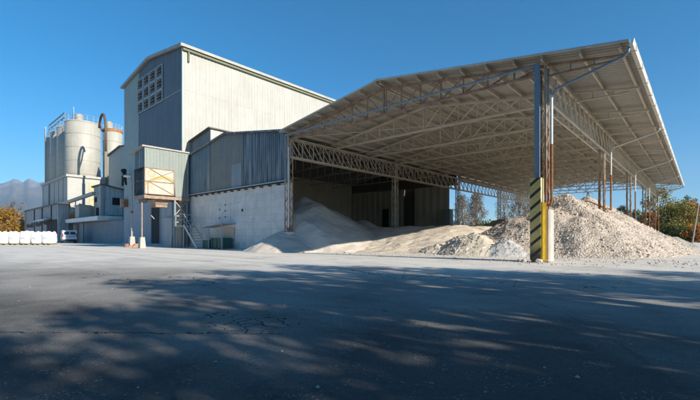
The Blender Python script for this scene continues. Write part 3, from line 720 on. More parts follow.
for (a, b) in (((BY0, 4.62), (BY0, 6.88)), ((15.4, 4.62), (15.4, 6.88)), ((BY0, 6.86), (15.4, 6.86)), ((BY0, 4.64), (15.4, 4.64)), ((BY0, 5.72), (15.4, 5.72)), ((BY0 + .25, 4.62), (BY0 + .25, 5.72))):
    m.bar((X, a[0], a[1]), (X, b[0], b[1]), .06)
m.bar((X + .01, BY0 + .25, 5.72), (X + .01, 15.4, 4.68), .035); m.bar((X + .01, BY0 + .3, 6.86), (X + .01, 15.4, 5.75), .035); m.bar((X + .02, BY0 + .3, 5.75), (X + .02, 15.4, 6.8), .025)
m.build('panel_frame', M['hopper_steel'], hp)
m = MB(); Yv = BY0 - .02
for x in (BX0, BX1): m.bar((x, Yv, 4.6), (x, Yv, 6.9), .07)
m.bar((BX0, Yv, 4.65), (BX1, Yv, 5.75), .04); m.bar((BX0, Yv, 5.75), (BX1, Yv, 4.65), .04); m.bar((BX0, Yv, 5.75), (BX1, Yv, 6.9), .04); m.bar((BX0, Yv, 6.9), (BX1, Yv, 5.75), .04); m.bar((BX0, Yv, 5.75), (BX1, Yv, 5.75), .05)
m.build('front_brace', M['duct'], hop)
m = MB(); m.box(BX0, BX1 + .05, BY0 - .05, BY0 + .12, 4.25, 4.55); m.box(BX1 - .1, BX1 + .06, BY0 + .12, BY1, 4.25, 4.52); m.box(BX0, BX0 + .15, BY0 + .12, BY1, 4.25, 4.52); m.box(BX0 + .15, BX1 - .1, BY0 + .12, BY1, 4.42, 4.5)
m.build('platform', M['hopper_steel'], hop)
m = MB()                                                     # funnel
def frus(mb, x0, x1, y0, y1, z1, X0, X1, Y0_, Y1_, z0):
    mb.add([(x0, y0, z1), (x1, y0, z1), (x1, y1, z1), (x0, y1, z1), (X0, Y0_, z0), (X1, Y0_, z0), (X1, Y1_, z0), (X0, Y1_, z0)],
           [(0, 1, 2, 3), (7, 6, 5, 4), (0, 4, 5, 1), (1, 5, 6, 2), (2, 6, 7, 3), (3, 7, 4, 0)])
frus(m, BX0 + .35, BX1 - .35, BY0 + .9, BY0 + 2.3, 4.24, BX0 + .6, BX1 - .6, BY0 + 1.15, BY0 + 2.05, 3.75); m.box(BX0 + .55, BX1 - .55, BY0 + 1.1, BY0 + 2.1, 3.6, 3.75)
m.build('funnel', M['hopper_steel'], hop)
for x, yy in ((BX1 - .75, BY0 + .05), (BX0 + .2, BY0 + 3.2)):
    m = MB(); m.tube([(x, yy, .9), (x, yy, 4.25)], .06, 10); lg = m.build('leg', M['hopper_steel'], hop)
    m = MB(); frus(m, x - .17, x + .17, yy - .17, yy + .17, .95, x - .24, x + .24, yy - .24, yy + .24, 0); m.build('foot_block', M['concrete_pale'], lg)
for yy in (15.5, 16.6):
    m = MB(); m.box(BX1 - .12, BX1 + .02, yy - .07, yy + .07, 0, 4.25); m.build('leg', M['blue_pipe'], hop)
m = MB(); xx = BX1 - .05
m.bar((xx, 15.5, 2.9), (xx, 16.6, 4.2), .05); m.bar((xx, 15.5, 4.2), (xx, 16.6, 2.9), .05)
for z in (2.85, 2.3, 1.9): m.bar((xx, 15.5, z), (xx, 16.6, z), .07)
m.bar((BX0 + .1, BY0 + .2, 4.2), (BX0 + .1, BY0 + 1.6, 2.6), .05)
m.build('side_brace', M['grey_steel'], hop)
m = MB(); m.box(BX1 - 1.9, BX1 - .2, 16.2, 16.7, .2, 4.2); m.build('machine_housing', M['louvre'], hop)

# ------------------------------------------------------------------ steel staircase, lean-to shelter, green bin by the block wall
st = thing('steel_staircase', 'short grey steel staircase with tube handrails against the block wall', 'staircase', (-32, 16, 0))
def sx_(t): return (-33.2 + 2.3 * t, 1.95 * (1 - t))
for yy in (15.5, 16.45):
    m = MB(); m.bar((-33.3, yy, 2.0), (-30.9, yy, .02), .05, .20); m.build('stringer', M['grey_steel'], st)
    m = MB(); m.tube([(-34.8, yy, 2.95), (-33.3, yy, 2.95), (-30.95, yy, 1.0), (-30.9, yy, .05)], .028, 6); m.tube([(-34.8, yy, 2.45), (-33.3, yy, 2.45), (-30.95, yy, .55)], .02, 6)
    for t in (0, .5): m.tube([(sx_(t)[0], yy, sx_(t)[1]), (sx_(t)[0], yy, sx_(t)[1] + 1.0)], .025, 6)
    m.tube([(-34.8, yy, 1.95), (-34.8, yy, 2.95)], .025, 6); m.build('handrail', M['grey_steel'], st)
for k in range(8):
    t = (k + .5) / 8; x, z = sx_(t); m = MB(); m.box(x - .14, x + .14, 15.53, 16.42, z - .02, z + .02); m.build('tread', M['grey_steel'], st)
m = MB(); m.box(-34.9, -33.2, 15.45, 16.5, 1.88, 1.95)
for x in (-34.8, -33.4): m.box(x - .04, x + .04, 15.5, 15.58, 0, 1.88)
m.build('landing', M['grey_steel'], st)
ln = thing('lean_to_shelter', 'small sloping sheet roof on thin posts against the block wall', 'shelter', (-29, 16.5, 0))
m = MB(); m.prism([(-30.9, 1.72), (-27.45, 1.98), (-27.45, 2.03), (-30.9, 1.77)], 'y', 15.7, 16.95); m.build('roof', M['hall_patch'], ln)
for x in (-29.6, -27.6):
    m = MB(); m.box(x - .035, x + .035, 15.8, 15.87, 0, 1.77 if x < -29 else 1.92); m.build('post', M['hall_patch'], ln)
m = MB(); m.box(-29.3, -27.7, 16.93, 16.98, .8, 1.7); m.build('back_board', M['sand'], ln)
bn = thing('steel_bin', 'low green steel bin under the small sheet roof', 'bin', (-28.7, 16.3, 0))
m = MB(); m.box(-29.6, -29.56, 16.0, 16.7, .1, .85); m.box(-27.74, -27.7, 16.0, 16.7, .1, .85); m.box(-29.56, -27.74, 16.0, 16.04, .1, .85); m.box(-29.56, -27.74, 16.66, 16.7, .1, .85); m.box(-29.56, -27.74, 16.04, 16.66, .1, .14)
for x in (-29.3, -28.65, -28.0): m.box(x - .03, x + .03, 15.96, 15.999, .1, .85)
m.build('tub', M['green_box'], bn)
m = MB(); m.box(-29.63, -27.67, 15.955, 16.0, .85, .9); m.box(-29.63, -27.67, 16.7, 16.73, .85, .9); m.build('rim', M['green_box'], bn)
bn2 = thing('tool_chest', 'small green steel chest at the foot of the steel stairs', 'chest', (-30.2, 16.2, 0))
m = MB(); m.box(-30.85, -29.85, 15.95, 16.6, .05, .72); m.build('body', M['green_box'], bn2)
m = MB(); m.box(-30.88, -29.82, 15.92, 16.63, .72, .78); m.build('lid', M['grey_steel'], bn2)

# ------------------------------------------------------------------ yard lamp on its block, bricks round it
lp = thing('yard_lamp', 'tall pale yard lamp on a concrete block beside the loading hopper', 'lamp post', (-40.3, 13.75, 0))
lx, ly = -40.3, 13.75
m = MB(); m.tube([(lx, ly, .95), (lx, ly, 3.6), (lx, ly, 6.35)], [.075, .065, .05], 10); po = m.build('pole', M['cream_trim'], lp)
m = MB(); m.box(lx - .09, lx + .09, ly - .09, ly + .09, 3.25, 3.4); m.build('clamp', M['rust'], po)
m = MB(); m.tube([(lx, ly, 6.3), (lx - .05, ly - .03, 6.6), (lx - .16, ly - .12, 6.75)], .035, 8); m.build('arm', M['cream_trim'], lp)
m = MB()
dv = V((-.74, -.67, 0)); c0 = V((lx - .12, ly - .1, 6.75))
m.tube([c0 - dv * .1, c0, c0 + dv * .25, c0 + dv * .5, c0 + dv * .66], [.05, .10, .14, .12, .05], 12); m.build('lamp_head', M['lamp_white'], lp, smooth=True)
m = MB(); frus(m, lx - .19, lx + .19, ly - .19, ly + .19, 1.0, lx - .25, lx + .25, ly - .25, ly + .25, 0); m.build('base_block', M['concrete_pale'], lp)
for k in range(16):
    a = k * 2 * pi / 12; r = .55
    zz = .0 if k < 12 else .16; 
    if k >= 12: a = (k - 12) * 1.6 + .3
    bx = MB(); bx.box(-.14, .14, -.08, .08, 0, .155)
    o = bx.build('kerb_brick', M['brick']); o.location = (lx + r * cos(a), ly + r * sin(a), zz); o.rotation_euler = (0, 0, a + pi / 2 + random.uniform(-.2, .2))
    tag(o, 'orange red brick laid in the ring round the concrete lamp block', 'brick', 'bricks round the lamp foot')
# dark floodlight / duct on the pale strip of the tall hall
fx = thing('wall_loudspeaker', 'dark funnel shaped siren on a rusty bracket, left of the hopper', 'siren', (-52, 17, 7.5))
a0 = pxX(124, 16.6); 
m = MB(); m.tube([(a0 - .1, 16.6, 8.9), (a0 + .25, 16.6, 8.3), (a0 + .7, 16.6, 7.1)], [.32, .17, .10], 12); m.build('horn', M['dark'], fx)
m = MB(); m.bar((a0 + .2, 16.6, 8.4), (a0 + .2, 17.26, 8.4), .08); m.build('bracket', M['rust'], fx)
bxw = thing('junction_box', 'rusty orange junction box on the concrete wall left of the hopper', 'box', (-52.6, 17, 5))
a0 = pxX(123.5, 16.9)
m = MB(); m.box(a0 - .5, a0 + .5, 16.75, 17.2, 4.6, 5.5); m.build('cabinet', M['rust_orange'], bxw)
m = MB(); m.box(a0 - .55, a0 - .3, 16.72, 16.749, 4.55, 5.55); m.build('door', M['silo'], bxw)

# ------------------------------------------------------------------ blue boundary wall, slab canopy and concrete block house
bl = thing('low_annex', 'low grey blue flat roofed annex between the tall hall and the van', 'building', (-66, 18.5, 0))
m = MB(); m.box(-78.3, -53.3, 18.5, 19.0, 0, 3.2); aw = m.build('wall', M['blue_wall'], bl)
m = MB(); m.box(-78.3, -53.3, 18.42, 19.1, 3.2, 3.28); m.build('coping', M['dark_roof'], bl)
m = MB(); m.box(-75.9, -75.5, 18.3, 18.48, 0, 3.2); m.build('pier', M['concrete_pale'], bl)
m = MB(); m.box(-80.4, -80.0, 18.2, 18.6, 0, 3.1); m.build('pier', M['concrete_pale'], bl)
m = MB(); m.box(-79.9, -76.0, 19.2, 19.4, 0, 3.1); m.build('recess_wall', M['render_grey'], bl)
m = MB(); m.box(-81.5, -63.8, 17.3, 20.5, 3.32, 3.95); m.box(-81.5, -63.8, 17.25, 17.298, 3.36, 3.9); m.build('canopy', M['lamp_white'], bl)
cb = thing('concrete_block_house', 'stained grey concrete house with a sloping roof, behind the low annex', 'building', (-72, 20, 0))
m = MB(); m.prism([(20.3, 0), (23.9, 0), (23.9, 8.6), (20.3, 9.3)], 'x', -77.0, -72.0); m.build('wall', M['concrete'], cb)
m = MB(); m.prism([(20.0, 9.36), (23.95, 8.6), (23.95, 8.8), (20.0, 9.56)], 'x', -77.4, -71.7); m.build('roof', M['dark_roof'], cb)
m = MB(); m.box(-72.5, -71.75, 19.85, 20.29, 3.9, 9.2); m.build('corner_pier', M['silo'], cb, 'cream corner pier')
m = MB(); m.box(-76.4, -75.3, 20.22, 20.28, 6.8, 7.6); m.box(-75.6, -73, 20.24, 20.29, 4, 5.8); m.build('window', M['dark'], cb)
m = MB(); m.box(-71.98, -71.93, 21.6, 22.7, 6.2, 7.4); m.build('window', M['dark'], cb)
m = MB(); m.tube([(-71.7, 20.8, 4.5), (-71.7, 23.8, 4.5)], .08, 6); m.tube([(-71.7, 23, 4.5), (-71.7, 23, 8.4)], .06, 6); m.build('pipe', M['grey_steel'], cb)
# roof deck clutter on the annex
dk = thing('roof_tank', 'white box tank standing on the annex canopy', 'tank', (-77.4, 18.6, 4))
m = MB(); m.box(-78.6, -76.3, 18.0, 19.6, 4.12, 6.1); m.build('tank_body', M['silo'], dk)
m = MB(); m.box(-78.75, -76.15, 17.85, 19.75, 6.1, 6.25); m.build('lid', M['cream_trim'], dk)
m = MB()
for x in (-78.4, -76.5):
    for yy in (18.1, 19.5): m.box(x - .1, x + .1, yy - .1, yy + .1, 3.95, 4.12)
m.build('foot', M['grey_steel'], dk)
cv = thing('conveyor_pipe', 'pale sloping conveyor tube rising to the concrete house', 'conveyor', (-80, 17.6, 5))
m = MB(); m.bar((-90.0, 17.0, 6.4), (-73.2, 19.3, 8.0), .5, .5); m.build('casing', M['silo'], cv)
for x, z in ((-86, 6.5), (-80, 7.0)):
    m = MB(); yy = 17.0 + (x + 90) * .137; m.bar((x, yy, z), (x, yy, 3.9 if x > -81 else 3.0), .14); m.build('support', M['grey_steel'], cv)
eq = thing('roof_fan', 'cream fan housing with a rusty motor on the lower plant roof', 'fan', (-84, 18, 4))
m = MB(); m.lathe((-83.4, 18.3, 3.95), [(.2, 0), (.8, 0), (.95, .3), (.95, 1.5), (.5, 2.0), (.3, 2.0)], 16); m.build('housing', M['silo'], eq)
m = MB(); m.box(-82.4, -81.6, 17.9, 18.6, 3.95, 4.9); m.build('motor', M['rust_orange'], eq)
m = MB(); m.box(-84.5, -81.55, 17.5, 19.1, 3.8, 3.95); m.build('base_plate', M['grey_steel'], eq)
# gabled annex tucked left of the tall hall
ga = thing('gabled_annex', 'grey blue gabled annex with a dark roof edge, left of the tall hall', 'building', (-74, 24, 0))
m = MB(); m.prism([(-82, 0), (-66, 0), (-66, 15.6), (-75.6, 16.75), (-82, 16.0)], 'y', 24, 34); m.build('wall', M['tower_pale'], ga)
m = MB(); m.bar((-82.4, 23.85, 15.97), (-75.6, 23.85, 16.8), .3, .2); m.bar((-75.6, 23.85, 16.8), (-65.9, 23.85, 15.62), .3, .2); m.build('verge_trim', M['dark_roof'], ga)
m = MB(); m.box(-74.9, -73.9, 23.9, 23.99, 9.8, 11.6); m.build('window', M['dark'], ga)

# ------------------------------------------------------------------ silo house
sb = thing('silo_house', 'pale panelled plinth building carrying the silos', 'building', (-95, 18, 0))
SX0, SX1, SY = -103.5, -83.2, 18.0
m = MB(); m.box(SX0, SX1, SY, 27, 0, 11.6); w_ = m.build('wall', M['silo_base'], sb)
for x in (-103.4, -98.6, -97.4, -93.4, -90, -86.6, -83.3):
    m = MB(); m.box(x - .09, x + .09, SY - .1, SY - .005, 6.3, 11.6); m.build('panel_rib', M['silo_band'] if x in (-98.6, -97.4) else M['silo_base'], w_)
m = MB(); m.box(SX0 - .3, SX1 + .3, SY - .35, 27.3, 11.6, 12.0); m.build('top_slab', M['silo_base'], sb)
m = MB(); m.box(SX1 + .005, SX1 + .08, 21.2, 22.4, 6, 10.8); m.build('side_sheet', M['yellow_pale'], sb)
m = MB(); m.box(-97.7, -97.2, SY - .3, SY - .11, 6.5, 11.4); m.bar((-98.5, SY - .2, 6.9), (-99.8, SY - .2, 6.4), .15); m.build('drop_pipe', M['grey_steel'], sb)
lo = thing('plant_block', 'two storey stained grey plant block under the silos', 'building', (-100, 16.5, 0))
m = MB(); m.box(-112.5, -82.3, 16.4, 17.9, 0, 6.55); lw_ = m.build('wall', M['stain_wall'], lo)
m = MB(); m.box(-112.7, -82.1, 16.25, 17.95, 6.55, 6.8); m.build('roof_edge', M['dark_roof'], lo)
for x in (-112.3, -102.3, -94.9, -87.2):
    m = MB(); m.box(x - .35, x + .35, 16.3, 16.395, 0, 6.5); m.build('pilaster', M['stain'] if x != -112.3 else M['render_grey'], lw_)
mstain = MB()
random.seed(3)
for (xa, xb, z0) in ((-110.8, -103.5, 3.1), (-101.4, -95.8, 3.3), (-94, -88, 3.4)):
    x = xa; pts = []; n = 14
    top = [(xa + (xb - xa) * i / n, z0 + .35 + random.uniform(-.05, .5) + (.5 if i == n - 2 else 0)) for i in range(n + 1)]
    bot = [(xa + (xb - xa) * i / n, z0 - random.uniform(0, .35)) for i in range(n, -1, -1)]
    mstain.prism(top + bot, 'y', 16.385, 16.397)
mstain.build('wall_stain', M['stain'], lw_)
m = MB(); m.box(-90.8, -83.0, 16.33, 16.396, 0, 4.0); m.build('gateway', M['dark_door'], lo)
m = MB(); m.prism([(15.1, 3.75), (16.38, 4.35), (16.38, 4.5), (15.1, 3.9)], 'x', -96.5, -86.5); m.build('canopy', M['hall_patch'], lo)

SR = 2.88; SZT = 22.6
def silo(cx, cy, label, top=SZT):
    t = thing('silo', label, 'silo', (cx, cy, 0), 'storage silos')
    m = MB(); m.lathe((cx, cy, 0), [(SR - .5, 11.2), (SR - .3, 12.0), (SR, 12.7), (SR, top), (SR - .15, top + .1), (.4, top + .55)], 40); b = m.build('shell', M['silo'], t, smooth=False)
    for p in b.data.polygons: p.use_smooth = abs(p.normal.z) < .5
    for z in (12.7, 15.2, 17.7, 20.2, top - .15):
        m = MB(); m.lathe((cx, cy, z), [(SR + .005, -.05), (SR + .045, -.05), (SR + .045, .05), (SR + .005, .05)], 40); m.build('hoop', M['silo_band'], t)
    m = MB()
    for k in range(16):
        a = 2 * pi * k / 16; p = (cx + (SR - .1) * cos(a), cy + (SR - .1) * sin(a)); m.tube([(p[0], p[1], top), (p[0], p[1], top + 1.1)], .035, 5)
    for z in (.55, 1.1): m.tube([(cx + (SR - .1) * cos(2 * pi * k / 24), cy + (SR - .1) * sin(2 * pi * k / 24), top + z) for k in range(25)], .035, 5, caps=False)
    m.build('railing', M['grey_steel'], t)
    m = MB(); m.lathe((cx - .6, cy - .5, top + .35), [(.3, 0), (.7, 0), (.7, 1.3), (.3, 1.6)], 14); m.build('filter_cap', M['silo_band'], t)
silo(-88.3, 21.5, 'broad cream steel silo nearest the tall hall, largest in view')
silo(-94.6, 21.5, 'cream silo second from the tall hall, just behind the largest one')
silo(-100.4, 21.5, 'cream silo third from the tall hall in the row')
silo(-104.9, 21.5, 'cream silo at the far left end of the row', 22.2)
SR = 1.75; silo(-89.6, 27.0, 'slim cream silo with an orange rim, set back beyond the hooped duct', 22.6); SR = 2.88
m = MB(); m.lathe((-89.6, 27.0, 22.6), [(1.77, -.45), (1.83, -.45), (1.83, .1), (1.77, .1)], 40)
for o in COL.objects:
    if o.name.startswith('silo') and o.type == 'EMPTY' and abs(o.location.y - 27.0) < .1: m.build('rim_band', M['rust_orange'], o)
du = thing('silo_duct', 'dark brown hooped duct rising from the concrete house beside the largest silo', 'duct', (-73.2, 21, 9))
dx_, dy_ = -73.2, 21.0
pts = [(dx_ - 5.2, dy_ + .5, 20.0), (dx_ - 4.5, dy_ + .4, 20.9), (dx_ - 3.6, dy_ + .3, 21.5), (dx_ - 2.5, dy_ + .2, 21.75), (dx_ - 1.4, dy_ + .1, 21.5), (dx_ - .5, dy_, 20.7), (dx_ - .1, dy_, 19.6), (dx_, dy_, 18.4), (dx_, dy_, 15)]
m = MB(); m.tube(pts, .19, 12); dd_ = m.build('bend', M['duct'], du, smooth=True)
m = MB(); m.tube([(dx_, dy_, 15.0), (dx_, dy_, 9.0)], .24, 12); m.build('lower_length', M['louvre'], du)
m = MB(); m.tube([(dx_ - 4.4, dy_ + .4, 20.5), (dx_ - 3.0, dy_ + .2, 19.2), (dx_ - 1.5, dy_, 18.6), (dx_ - .1, dy_, 18.9)], .12, 8); m.build('branch', M['duct'], du)
gw = thing('roof_gantry', 'thin steel walkway frame standing over the silo row', 'gantry', (-98, 20, 20))
m = MB()
for z in (24.0, 24.9): m.bar((-104.4, 19.2, z), (-91.2, 19.2, z), .12)
for k in range(8):
    x = -104.4 + k * 1.886; m.bar((x, 19.2, 22.9 if k % 2 == 0 else 24.0), (x, 19.2, 24.9), .09)
m.build('frame', M['louvre'], gw)
m = MB(); m.bar((-104.1, 18.55, 12.0), (-104.1, 18.55, 24.4), .1); m.bar((-104.7, 18.55, 12.0), (-104.7, 18.55, 24.4), .1)
for k in range(29): m.bar((-104.1, 18.55, 12.2 + k * .42), (-104.7, 18.55, 12.2 + k * .42), .05)
m.build('ladder', M['silo'], gw)
m = MB(); m.bar((-86.6, 19.6, 22.7), (-86.6, 19.6, 25.0), .09); m.bar((-87.5, 19.5, 22.7), (-86.6, 19.6, 24.6), .07); m.build('mast', M['grey_door'], gw)
# small lamp at the far left end of the plant block
l2 = thing('yard_lamp', 'small distant lamp post at the far left end of the plant block', 'lamp post', (-113.5, 16.6, 0))
m = MB(); m.tube([(-113.8, 16.6, 0), (-113.8, 16.6, 8.2)], .09, 8); m.build('pole', M['dark_roof'], l2)
m = MB(); m.tube([(-113.8, 16.6, 8.1), (-114.1, 16.4, 8.55), (-114.9, 16, 8.5)], [.08, .14, .08], 8); m.build('lamp_head', M['dark_roof'], l2)

# ------------------------------------------------------------------ white bulk bags on pallets, delivery van
random.seed(11)
cR, sR = cos(R(42)), sin(R(42))
def at(px, dep):
    u = (px - 350) / 391; return V((dep * (-sR + u * cR), dep * (cR + u * sR), 0))
def bag_mesh(seed):
    m = MB(); n = 20; rows_ = []
    prof = [(.50, .0), (.60, .10), (.635, .35), (.64, .7), (.62, 1.05), (.56, 1.25), (.40, 1.36), (.14, 1.40), (.06, 1.46)]
    vs = []; fs = []
    for r, z in prof:
        for k in range(n):
            a = 2 * pi * k / n; q = (abs(cos(a)) ** 4 + abs(sin(a)) ** 4) ** (-.25)      # rounded square
            w = 1 + .10 * noise.noise(V((cos(a) * 2 + seed * 5, sin(a) * 2, z * 2.5)))
            zz = z + (.16 * noise.noise(V((cos(a) * 1.5 * r * 2, sin(a) * 3 * r + seed * 3.3, 2))) if z > 1 else 0) + (.13 * (q - 1) * 2 if 1.2 < z < 1.38 else 0)
            vs.append((r * q * w * cos(a), r * q * w * sin(a), zz))
    for i in range(len(prof) - 1):
        for k in range(n): fs.append((i * n + k, i * n + (k + 1) % n, (i + 1) * n + (k + 1) % n, (i + 1) * n + k))
    fs += [tuple(range(n - 1, -1, -1)), tuple(range((len(prof) - 1) * n, len(prof) * n))]
    m.add(vs, fs); return m
bagnames = ['first bulk bag from the right, beside the van', 'second bulk bag from the van', 'third bulk bag from the van, slightly taller', 'fourth bulk bag from the van', 'fifth bulk bag from the van', 'bulk bag cut by the left edge of the picture']
for i in range(6):
    c = at(49.5 - i * 11.1, 47.2 - i * .15); ang = R(42) + random.uniform(-.06, .06)
    pl = thing('pallet', 'wooden pallet under the ' + bagnames[i], 'pallet', c, 'pallets under the bags'); 
    m = MB()
    for k in range(5): m.box(-.62, .62, -.58 + k * .25, -.44 + k * .25, .11, .135)
    o = m.build('deck', M['wood']); o.parent = pl
    m = MB()
    for x in (-.54, 0, .54): m.box(x - .06, x + .06, -.58, .56, .0, .109)
    o = m.build('runner', M['wood']); o.parent = pl; pl.rotation_euler.z = ang
    bg = thing('bulk_bag', 'white woven ' + bagnames[i], 'bag', c + V((0, 0, .136)), 'white bulk bags in a row'); bg.rotation_euler.z = ang
    o = bag_mesh(i).build('sack', M['bag'], smooth=True); o.parent = bg
    hgt = 1 + (.05 if i == 2 else random.uniform(-.02, .02)); o.scale = (1, 1, hgt)
    m = MB()
    for sx in (-.42, .42):
        for sy in (-.42, .42): m.tube([(sx, sy, 1.15), (sx * .95, sy, 1.42), (sx * .6, sy, 1.5), (sx * .35, sy, 1.36)], .025, 5)
    o = m.build('lifting_loop', M['bag']); o.parent = bg
    m = MB()
    for k, (zz, w) in enumerate(((.72, .26), (.66, .3), (.6, .2))):
        m.box(-w, w - (.1 if k == 2 else 0), -.672, -.652, zz, zz + .035)
    o = m.build('print', M['bag_print']); o.parent = bg

vn = thing('delivery_van', 'white delivery van with a blue stripe, parked by the dark gateway', 'van', at(68.5, 60.5))
def van():
    P = vn
    def L(m, name, mat, par=None, label=None, smooth=False):
        o = m.build(name, mat, smooth=smooth); o.parent = par or P
        if label: o['label'] = label
        return o
    # local: x = forward, length 4.4, width 1.85, height 1.95; rear at x = -2.1
    prof = [(-2.12, .45), (-2.15, .75), (-2.08, 1.25), (-1.98, 1.86), (-1.7, 1.95), (.4, 1.95), (.75, 1.85), (1.35, 1.18), (2.1, 1.02), (2.25, .8), (2.25, .42), (1.9, .32), (-1.9, .32)]
    m = MB(); m.prism(prof, 'y', -.9, .9)
    b = L(m, 'body', M['van_white'])
    md = b.modifiers.new('bevel', 'BEVEL'); md.width = .06; md.segments = 2
    for s in (-1, 1):
        m = MB(); m.box(-2.1, 2.1, .902 * s if s > 0 else -.912, .912 if s > 0 else -.902, .92, 1.02); L(m, 'stripe', M['van_blue'])
        m = MB(); m.box(-2.165, -2.04, s * .84 - .07, s * .84 + .07, .95, 1.45); L(m, 'tail_light', M['red_light'])
        m = MB(); m.prism([(.35, 1.25), (1.2, 1.25), (.72, 1.75), (.35, 1.75)], 'y', .903 * s, .911 * s); L(m, 'side_window', M['glass'])
        for x in (-1.35, 1.4):
            m = MB(); m.tube([(x, s * .75, .32), (x, s * .93, .32)], .32, 18); w = L(m, 'wheel', M['rubber'])
            m = MB(); m.tube([(x, s * .92, .32), (x, s * .945, .32)], .19, 14); L(m, 'rim', M['grey_steel'], w)
    for s in (-1, 1):
        m = MB(); m.add([(-2.115, s * .08, 1.28), (-2.115, s * .72, 1.28), (-2.03, s * .68, 1.72), (-2.03, s * .08, 1.72)], [(0, 1, 2, 3)]); L(m, 'rear_window', M['glass'])
    m = MB(); m.box(-2.165, -2.11, -.7, .7, .95, 1.03); L(m, 'stripe', M['van_blue'])
    m = MB(); m.box(-2.22, -2.08, -.88, .88, .36, .56); L(m, 'bumper', M['rubber'])
    m = MB(); m.box(-2.158, -2.14, -.012, .012, .58, 1.8); L(m, 'door_gap', M['rubber'])
    vn.rotation_euler.z = R(172)
van()

# ------------------------------------------------------------------ heaps
random.seed(5)
def heap(name, label, x0, x1, y0, y1, fn, mat, step=.25, rough=.06, stones=0, srange=(.04, .12), cat='heap', smat=None):
    nx = int((x1 - x0) / step) + 1; ny = int((y1 - y0) / step) + 1
    H = {}; vs = []; fs = []; idx = {}
    for i in range(nx + 1):
        for j in range(ny + 1):
            x = x0 + i * step; yv = y0 + j * step
            jx = random.uniform(-.3, .3) * step; jy = random.uniform(-.3, .3) * step
            z = fn(x + jx, yv + jy)
            if z > -.25:
                w = noise.fractal(V((x, yv, 1.7)) * 1.4, 1.0, 2.0, 4) * rough * 1.6 + noise.noise(V((x, yv, 5)) * 5) * rough
                H[i, j] = (x + jx, yv + jy, z + (w if z > 0.02 else 0))
    for i in range(nx):
        for j in range(ny):
            q = [(i, j), (i + 1, j), (i + 1, j + 1), (i, j + 1)]
            if all(k in H for k in q):
                f = []
                for k in q:
                    if k not in idx: idx[k] = len(vs); vs.append(H[k])
                    f.append(idx[k])
                fs.append(tuple(f))
    m = MB(); m.add(vs, fs)
    if stones:
        top = [p for p in vs if p[2] > .02]
        for k in range(stones):
            p = random.choice(top); r = srange[0] + (srange[1] - srange[0]) * random.random() ** 4
            c = V((p[0] + random.uniform(-.5, .5) * step, p[1] + random.uniform(-.5, .5) * step, 0)); c.z = fn(c.x, c.y) + rough * .3 - r * .25
            if c.z < .0: c.z = .01
            rot = Matrix.Rotation(random.uniform(0, 6.28), 3, V((random.uniform(-1, 1), random.uniform(-1, 1), random.uniform(-1, 1) + .01)))
            pv = []
            for d in ((1, 0, 0), (-1, 0, 0), (0, 1, 0), (0, -1, 0), (0, 0, 1), (0, 0, -1)):
                pv.append(c + rot @ (V(d) * r * random.uniform(.7, 1.2)))
            m.add(pv, [(0, 2, 4), (2, 1, 4), (1, 3, 4), (3, 0, 4), (2, 0, 5), (1, 2, 5), (3, 1, 5), (0, 3, 5)], 1 if smat else 0)
    o = m.build(name, [mat, smat] if smat else mat); tag(o, label, cat)
    return rebase(o, ((x0 + x1) / 2, (y0 + y1) / 2, 0))
def cones(lst):
    def f(x, yv):
        z = -1.
        for c in lst:
            cx, cy, h, s = c[:4]; sy = c[4] if len(c) > 4 else 1
            d = sqrt((x - cx) ** 2 + ((yv - cy) / sy) ** 2)
            zz = h - s * (sqrt(d * d + .25) - .5)
            z = max(z, zz)
        wob = .30 * noise.noise(V((x, yv, 0)) * .55) + .12 * noise.noise(V((x, yv, 4)) * 1.5)
        return z + wob * max(0, min(1, z + .3))
    return f
fA = cones([(-6.45, 26.6, 3.5, .64), (-5.85, 30.2, 3.45, .64), (-6.1, 34.0, 2.75, .62), (-6.0, 38, 2.5, .6), (-7.8, 24.6, 2.2, .52), (-5.1, 25.2, 2.5, .64), (-9.2, 26.5, 1.7, .42)])
def fA2(x, yv):
    z = fA(x, yv)
    d = abs((x + 6.3) * .35 + (yv - 25.3))                  # a worn gully just in front of the two peaks
    return z - .34 * max(0, 1 - d / .5) * max(0, min(1, (z - 1.3) / .5))
heap('gravel_heap', 'big bright heap of crushed stone with two peaks, right of the striped post', -14, 1.5, 19.5, 42.5, fA2, M['gravel'], .16, .04, 16000, (.012, .085), smat=M['stone'])
fB = cones([(-5.8, 44, 2.35, .50), (-5.3, 49, 2.2, .46), (-5.2, 54, 1.9, .44)])
heap('gravel_heap', 'low heap of crushed stone, its shade painted in grey, under the far end of the shed eave', -11, 1.5, 40, 60, fB, M['gravel_shade'], .25, .05, 4000, (.03, .09), smat=M['stone'])
fC = cones([(-7.75, 20.95, .84, .72)])
heap('chalk_heap', 'small bluish white heap at the foot of the gravel, left of the striped post', -10, -5.8, 19, 23, fC, M['white_chalk'], .1, .06, 260, (.015, .07))
fD = cones([(-9.5, 21.0, 1.08, .62), (-10.5, 21.6, .95, .55), (-8.75, 20.75, .6, .6), (-11.3, 21.4, .75, .5)])
heap('sand_heap', 'small lumpy sunlit sand heap beside the bluish white heap', -14.5, -6.8, 18.6, 24.5, fD, M['sand_lit'], .12, .08, 900, (.02, .09))
def sst(t): t = max(0, min(1, t)); return t * t * (3 - 2 * t)
def fE(x, yv):
    e = 17.7 + .5 * noise.noise(V((x * .5, 0, 3))) + max(0, x + 17) * .28
    z = 1.78 * sst((yv - e) / 9.5) ** .8 * sst((-8.2 - x) / 5.5) * sst((x + 30) / 6) * sst((45 - yv) / 8)
    if z < .01: return -.02 if z <= 0 else z - .02
    z += .12 * noise.noise(V((x * .35, yv * .35, 8))) * min(1, z * 2)
    t = (x + .45 * yv)                                         # wheel ruts of the loader
    return z - .07 * max(0, 1 - abs(t + 6.4) / .35) - .07 * max(0, 1 - abs(t + 4.4) / .35) + .04 * noise.noise(V((x * 2, yv * 2, 1)))

